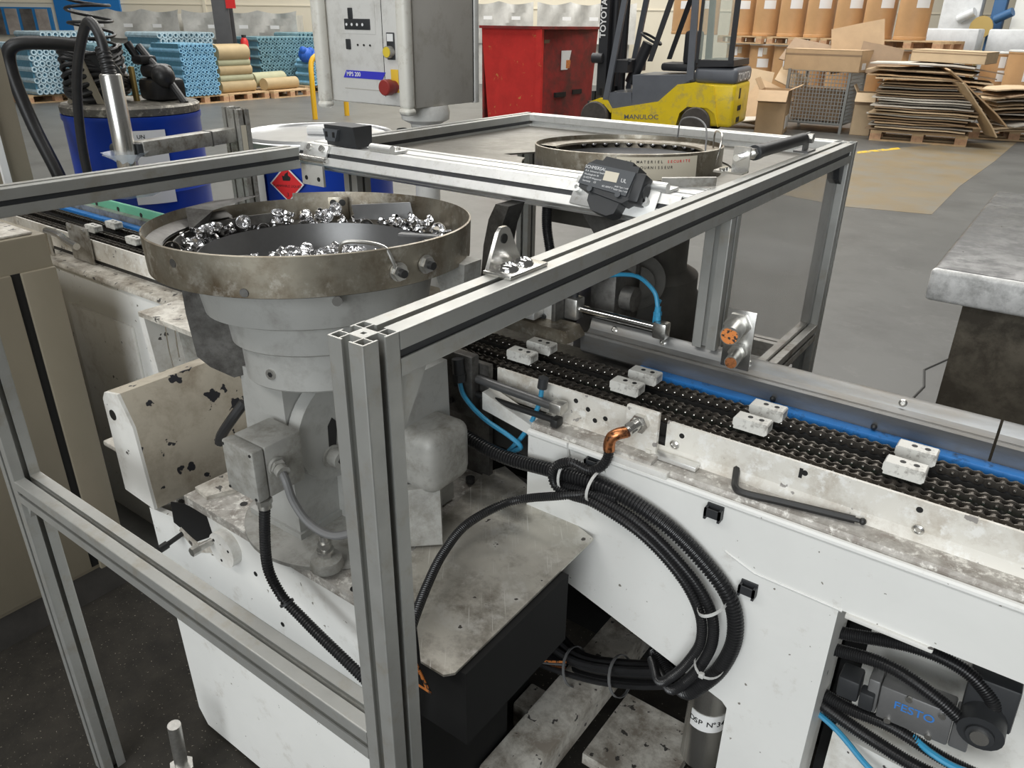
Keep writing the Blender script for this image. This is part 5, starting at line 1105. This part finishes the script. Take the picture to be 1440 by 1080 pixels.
part(fk, 'fork_carriage', MB().box(-6.02, -5.93, FY+.1, FY+.95, .28, .36), 'fork_dark')
for y in (.2, .7): part(fk, 'fork_arm', MB().box(-6.35, -5.95, FY+y, FY+y+.12, .0, .045).box(-6.0, -5.95, FY+y, FY+y+.12, .0, .5), 'fork_dark')
fk.rotation_euler = (0, 0, R(9))
# fibre drums on two tiers
def fibre_proto(h):
    t = thing('fibre_drum', 'x', 'drum', (0, 0, 0), 'brown fibre drums')
    part(t, 'body', MB().lathe([(.262, 0), (.27, .01), (.27, .05), (.265, .055), (.265, h-.05), (.272, h-.045), (.272, h-.02), (0, h-.02)], 30), 'fibre')
    part(t, 'lid', MB().lathe([(.272, h-.025), (.276, h-.02), (.276, h-.002), (.26, h), (0, h-.004)], 30), 'lid_white')
    for (z0_, z1_, a_, b_, m_) in ((h*.55, h*.72, -95, -45, 'white_label'), (h*.76, h*.93, -96, -76, 'white_label'), (h*.80, h*.93, -74, -58, 'label_cream')):
        part(t, 'label', MB().lathe([(.2655, z0_), (.267, z0_), (.267, z1_), (.2655, z1_)], 6, (0, 0, 0), None, R(a_), R(b_), close=False), m_)
    return t
FD = fibre_proto(.92); ff = [True]
def fibre(x, y, z, rz, label):
    Mx = T(x, y, z) @ RZ(rz) @ Matrix.Diagonal((1, 1, 1.075 if z < .5 else 1, 1))
    if ff[0]: FD.matrix_world = Mx; FD['label'] = label; ff[0] = False
    else: dup(FD, Mx, label)
ordn = ['first', 'second', 'third', 'fourth', 'fifth', 'sixth', 'seventh']
dps = [(-6.26, 17.12), (-5.65, 16.88), (-5.05, 16.64), (-4.44, 16.40), (-3.83, 16.17), (-3.25, 15.92), (-2.64, 15.68)]
for k, (x, y) in enumerate(dps):
    fibre(x, y, 1.23, k*3, 'brown fibre drum on the upper tier, %s from the forklift' % ordn[k])
    fibre(x, y, FZ+.148, k*5, 'brown fibre drum on the lower tier, %s from the forklift' % ordn[k])
for k in range(4):
    x = (-6.0, -4.75, -3.55, -2.45)[k]; y = (17.0, 16.52, 16.05, 15.62)[k]
    pallet(x, y, 1.085, -21, 'wooden pallet between the two drum tiers, %s from the forklift' % ordn[k], 1.0, .9)
    pallet(x, y, FZ, -21, 'wooden floor pallet under the lower drum tier, %s from the forklift' % ordn[k], 1.0, .9)
for k, (x, y) in enumerate(((-1.75, 15.1), (-1.15, 15.6), (-.72, 14.9))):
    fibre(x, y, FZ+.15 if k < 2 else FZ+.2, 10, ['white-lidded fibre drum just behind the cardboard pile', 'white-lidded fibre drum behind the pile beside the grey pad', 'fibre drum at the right edge behind the cardboard'][k])
fibre(-7.0, 16.9, 1.23, 0, 'brown fibre drum seen through the forklift cab'); fibre(-7.6, 17.1, 1.23, 5, 'brown fibre drum behind the forklift seat')
for k, (x, y, z, s_) in enumerate(((-2.3, 18.0, 1.0, 1), (-1.25, 18.6, 1.0, 1), (-2.35, 17.9, FZ+.15, 1), (-1.3, 18.5, FZ+.15, 1), (-.2, 19.0, FZ+.15, 1), (-.2, 19.0, 1.0, 1))):
    t = thing('wrapped_crate', ['film-wrapped grey crate on the upper tier, left one', 'film-wrapped grey crate on the upper tier, middle one', 'film-wrapped grey crate on the floor tier, left one', 'film-wrapped grey crate on the floor tier, middle one', 'film-wrapped grey crate on the floor tier at the right edge', 'film-wrapped grey crate on the upper tier at the right edge'][k], 'crate', (x, y, z), 'film-wrapped crates')
    part(t, 'wrap', MB().rbox(x-.48, x+.48, y-.4, y+.4, z, z+(.42 if z > .5 else .78), .03), 'film_white')
    part(t, 'pad', MB().box(x-.46, x+.46, y-.38, y+.38, z-.12, z), 'wood')
for k, (x, z0_, z1_, m_, lb, ct) in enumerate(((-2.6, 0, 3, 'film_white', 'pale machine cabinet behind the wrapped crates', 'cabinet'), (-1.9, 0, 3.2, 'rack_blue', 'dark blue rack upright behind the crates', 'rack'), (-1.25, 0, 3, 'lid_white', 'white machine cover behind the crates', 'cover'), (-.55, 0, 3.2, 'rack_green', 'dark green rack upright at the right edge', 'rack'), (-.05, 0, 2.6, 'column_dark', 'dark machine frame behind the crates', 'frame'))):
    w_ = .38 if k in (0, 2) else .12
    solo('far_machine', MB().rbox(x-w_, x+w_, 20.2+k*.1, 20.7, FZ, z1_, .02).box(x-w_*.8, x+w_*.8, 20.1, 20.25, .9+.1*k, 1.25+.1*k).cyl((x, 20.15, 1.6), (x+.3, 20.05, 1.75), .09, n=12), m_, lb, ct)
solo('far_machine', MB().cyl((-2.1, 20.0, 1.45), (-2.1, 19.9, 1.45), .22, n=20).cyl((-2.1, 20.1, FZ), (-2.1, 20.1, 1.45), .06, n=10), 'brass', 'yellow machine wheel behind the wrapped crates', 'machine')
# cardboard pile on its pallet: every sheet is a thing
pallet(-1.62, 12.5, FZ, 7, 'pale wooden pallet under the pile of flattened cardboard', 1.04, 1)
rc = random.Random(21)
def sheet(x, y, z, lx, ly, rz, tx, ty, m_, label, name='cardboard_sheet', bend=0, group='flattened cardboard in the pile'):
    n = 5; vs = []; fs = []
    for j_ in (0, 1):
        for i_ in range(n+1):
            u = -1+2*i_/n
            for v in (-1, 1): vs.append((u*lx/2, v*ly/2, -bend*u*u+.017*j_+.006*math.sin(u*4+v)))
    m0 = (n+1)*2
    for i_ in range(n):
        a = i_*2; fs += [(a, a+1, a+3, a+2), (m0+a, m0+a+2, m0+a+3, m0+a+1), (a, a+2, m0+a+2, m0+a), (a+1, m0+a+1, m0+a+3, a+3)]
    fs += [(0, m0, m0+1, 1), (n*2, n*2+1, m0+n*2+1, m0+n*2)]
    o = solo(name, MB().add(vs, fs), m_, label, 'cardboard', group)
    o.location = (x, y, z); o.rotation_euler = (R(tx), R(ty), R(rz)); return o
z = FZ+.15
ords = ['%s flattened sheet from the bottom of the cardboard pile' % s_ for s_ in ('first', 'second', 'third', 'fourth', 'fifth', 'sixth', 'seventh', 'eighth', 'ninth', 'tenth', 'eleventh', 'twelfth', 'thirteenth', 'fourteenth', 'fifteenth', 'sixteenth', 'seventeenth', 'eighteenth', 'nineteenth', 'twentieth')]
for k in range(20):
    sheet(-1.62+rc.uniform(-.06, .06), 12.5+rc.uniform(-.05, .02), z, rc.uniform(1.15, 1.38), rc.uniform(.75, .95), 7+rc.uniform(-5, 5), rc.uniform(-.5, .5), rc.uniform(-.4, .6), rc.choice(('card_grey', 'card_light', 'card', 'card_grey', 'card_dark')), ords[k], bend=rc.uniform(0, .012)); z += .033
tops = [(-1.60, 12.45, .785, 1.45, .9, 10, 0, 1, 'card_light', 'tan cardboard sheet sagging over the pile front'), (-1.75, 12.4, .822, 1.3, .8, 4, 1, 2, 'card', 'brown cardboard sheet in the upper pile'), (-1.50, 12.5, .858, 1.25, .8, 14, -1, 3, 'card_dark', 'dark cardboard sheet tilted to the right of the pile'), (-1.75, 12.45, .895, 1.35, .85, 2, 1, 1, 'card_light', 'broad tan sheet near the top of the pile'), (-1.05, 12.3, .62, 1.1, .7, 25, 4, 38, 'card', 'long cardboard flap sliding down the pile right side'), (-.95, 12.15, .45, .9, .35, 30, 0, 48, 'card_light', 'narrow kraft strip hanging off the pile'), (-1.75, 12.4, .975, 1.3, .8, 6, 0, 1, 'card_grey', 'whitish sheet lying on top of the pile'), (-1.40, 12.6, .933, 1.2, .8, 12, -1, 4, 'card_dark', 'dark sheet on the back right of the pile')]
for q in tops: sheet(*q, bend=.02)
def carton(x, y, z, lx, ly, lz, rz, m_, label, flaps=True, lab=0, rx=0, ry=0, mi='card_dark'):
    t = thing('carton', label, 'carton', (0, 0, 0), 'cardboard cartons')
    w_ = .008; b = MB()
    for (x0, x1, y0, y1) in ((-lx/2, lx/2, -ly/2, -ly/2+w_), (-lx/2, lx/2, ly/2-w_, ly/2), (-lx/2, -lx/2+w_, -ly/2, ly/2), (lx/2-w_, lx/2, -ly/2, ly/2)): b.box(x0, x1, y0, y1, 0, lz)
    b.box(-lx/2, lx/2, -ly/2, ly/2, 0, w_)
    if not flaps: b.box(-lx/2, lx/2, -ly/2, ly/2, lz-w_, lz)
    part(t, 'body', b, m_)
    if flaps:
        part(t, 'flap', MB().box(-lx/2, lx/2, -ly*.42, 0, 0, .006, T(0, -ly/2, lz) @ RX(38)), m_)
        part(t, 'flap', MB().box(0, lx*.42, -ly/2, ly/2, 0, .006, T(lx/2, 0, lz) @ RY(-25)), m_)
        part(t, 'flap', MB().box(-lx*.42, 0, -ly/2, ly/2, 0, .006, T(-lx/2, 0, lz) @ RY(60)), m_)
    for k in range(lab): part(t, 'paper_label', MB().box(lx/2, lx/2+.003, -ly*.32+k*ly*.42, -ly*.32+k*ly*.42+.16, lz*.12, lz*.42), 'white_label')
    part(t, 'tape', MB().box(-lx/2-.002, lx/2+.002, -ly/2-.002, -ly/2+.002, lz*.72, lz*.80), 'card_dark')
    t.matrix_world = T(x, y, z) @ RZ(rz) @ RX(rx) @ RY(ry); return t
carton(-3.62, 11.95, FZ, .42, .55, .62, 12, 'card', 'open upright carton with two white labels in front of the cage', lab=2)
carton(-2.48, 12.70, FZ, .28, .45, .60, 10, 'card_light', 'narrow open carton between the cage and the pallet')
carton(-3.15, 12.7, .82, 1.15, .50, .30, -4, 'card', 'long brown carton laid across the wire cage', flaps=False, lab=1)
carton(-1.42, 12.6, 1.005, .95, .65, .15, -6, 'card_light', 'flat taped carton with handwriting on top of the pile', flaps=False, ry=1)
for q in ((-4.35, 12.6, .40, .75, .9, 20, 62, 8, 'card_light', 'printed cardboard panel leaning beside the forklift'), (-4.0, 12.5, .30, .6, .7, -10, 50, 20, 'card', 'cardboard panel leaning behind the open carton'), (-4.2, 12.3, .08, .9, .5, 10, 8, -6, 'card_grey', 'loose cardboard sheet on the floor by the forklift wheel'), (-3.7, 12.9, .65, .5, .4, 15, 30, 20, 'card_light', 'small cardboard piece poking out behind the carton'), (-2.85, 13.1, 1.15, .75, .7, 8, 68, -12, 'card', 'large carton wall standing up behind the wire cage'), (-3.5, 13.1, 1.02, .9, .5, -5, 40, 10, 'card_dark', 'dark cardboard flap rising behind the long carton'), (-2.45, 12.9, .98, .6, .5, 20, 55, 10, 'card_dark', 'brown cardboard panel beside the top sheet')):
    sheet(*q, group='loose cardboard around the cage')
for k in range(12):
    sheet(-.50+rc.uniform(-.1, .1), 13.7+rc.uniform(-.1, .1), FZ+.16+k*.05, rc.uniform(.8, 1.2), .8, 20+rc.uniform(-20, 20), rc.uniform(-1, 1), rc.uniform(-1.2, 1.2), rc.choice(('card_grey', 'card', 'card_light', 'card_dark')), '%s crumpled sheet from the floor in the right-hand cardboard pile' % ('first second third fourth fifth sixth seventh eighth ninth tenth eleventh twelfth'.split()[k]), bend=.05, group='crumpled cardboard in the right-hand pile')
pallet(-.6, 13.75, FZ, 15, 'wooden pallet under the right-hand cardboard pile')
# wire cage
wc = thing('wire_cage', 'grey steel mesh cage under the long brown carton', 'cage', (-3.15, 12.9, FZ))
for x, y in ((-3.62, 12.45), (-2.72, 12.45), (-3.62, 13.35), (-2.72, 13.35)): part(wc, 'post', MB().box(x-.02, x+.02, y-.02, y+.02, FZ, .84), 'wire_grey')
for (ax_, c_, a_, b_) in (('y', 12.45, -3.62, -2.72), ('x', -2.72, 12.45, 13.35)):
    mw = MB()
    for k in range(19):
        u = a_+(b_-a_)*k/18; mw.cyl((u, c_, .08) if ax_ == 'y' else (c_, u, .08), (u, c_, .82) if ax_ == 'y' else (c_, u, .82), .006, n=5)
    for k in range(15):
        z_ = .08+.74*k/14; mw.cyl((a_, c_, z_) if ax_ == 'y' else (c_, a_, z_), (b_, c_, z_) if ax_ == 'y' else (c_, b_, z_), .006, n=5)
    part(wc, 'mesh_side', mw, 'wire_grey', kind='stuff')
part(wc, 'floor_tray', MB().box(-3.62, -2.72, 12.45, 13.35, .06, .09), 'wire_grey')
part(wc, 'scrap', MB().box(-3.55, -2.8, 12.6, 13.3, .10, .55), 'card_dark')
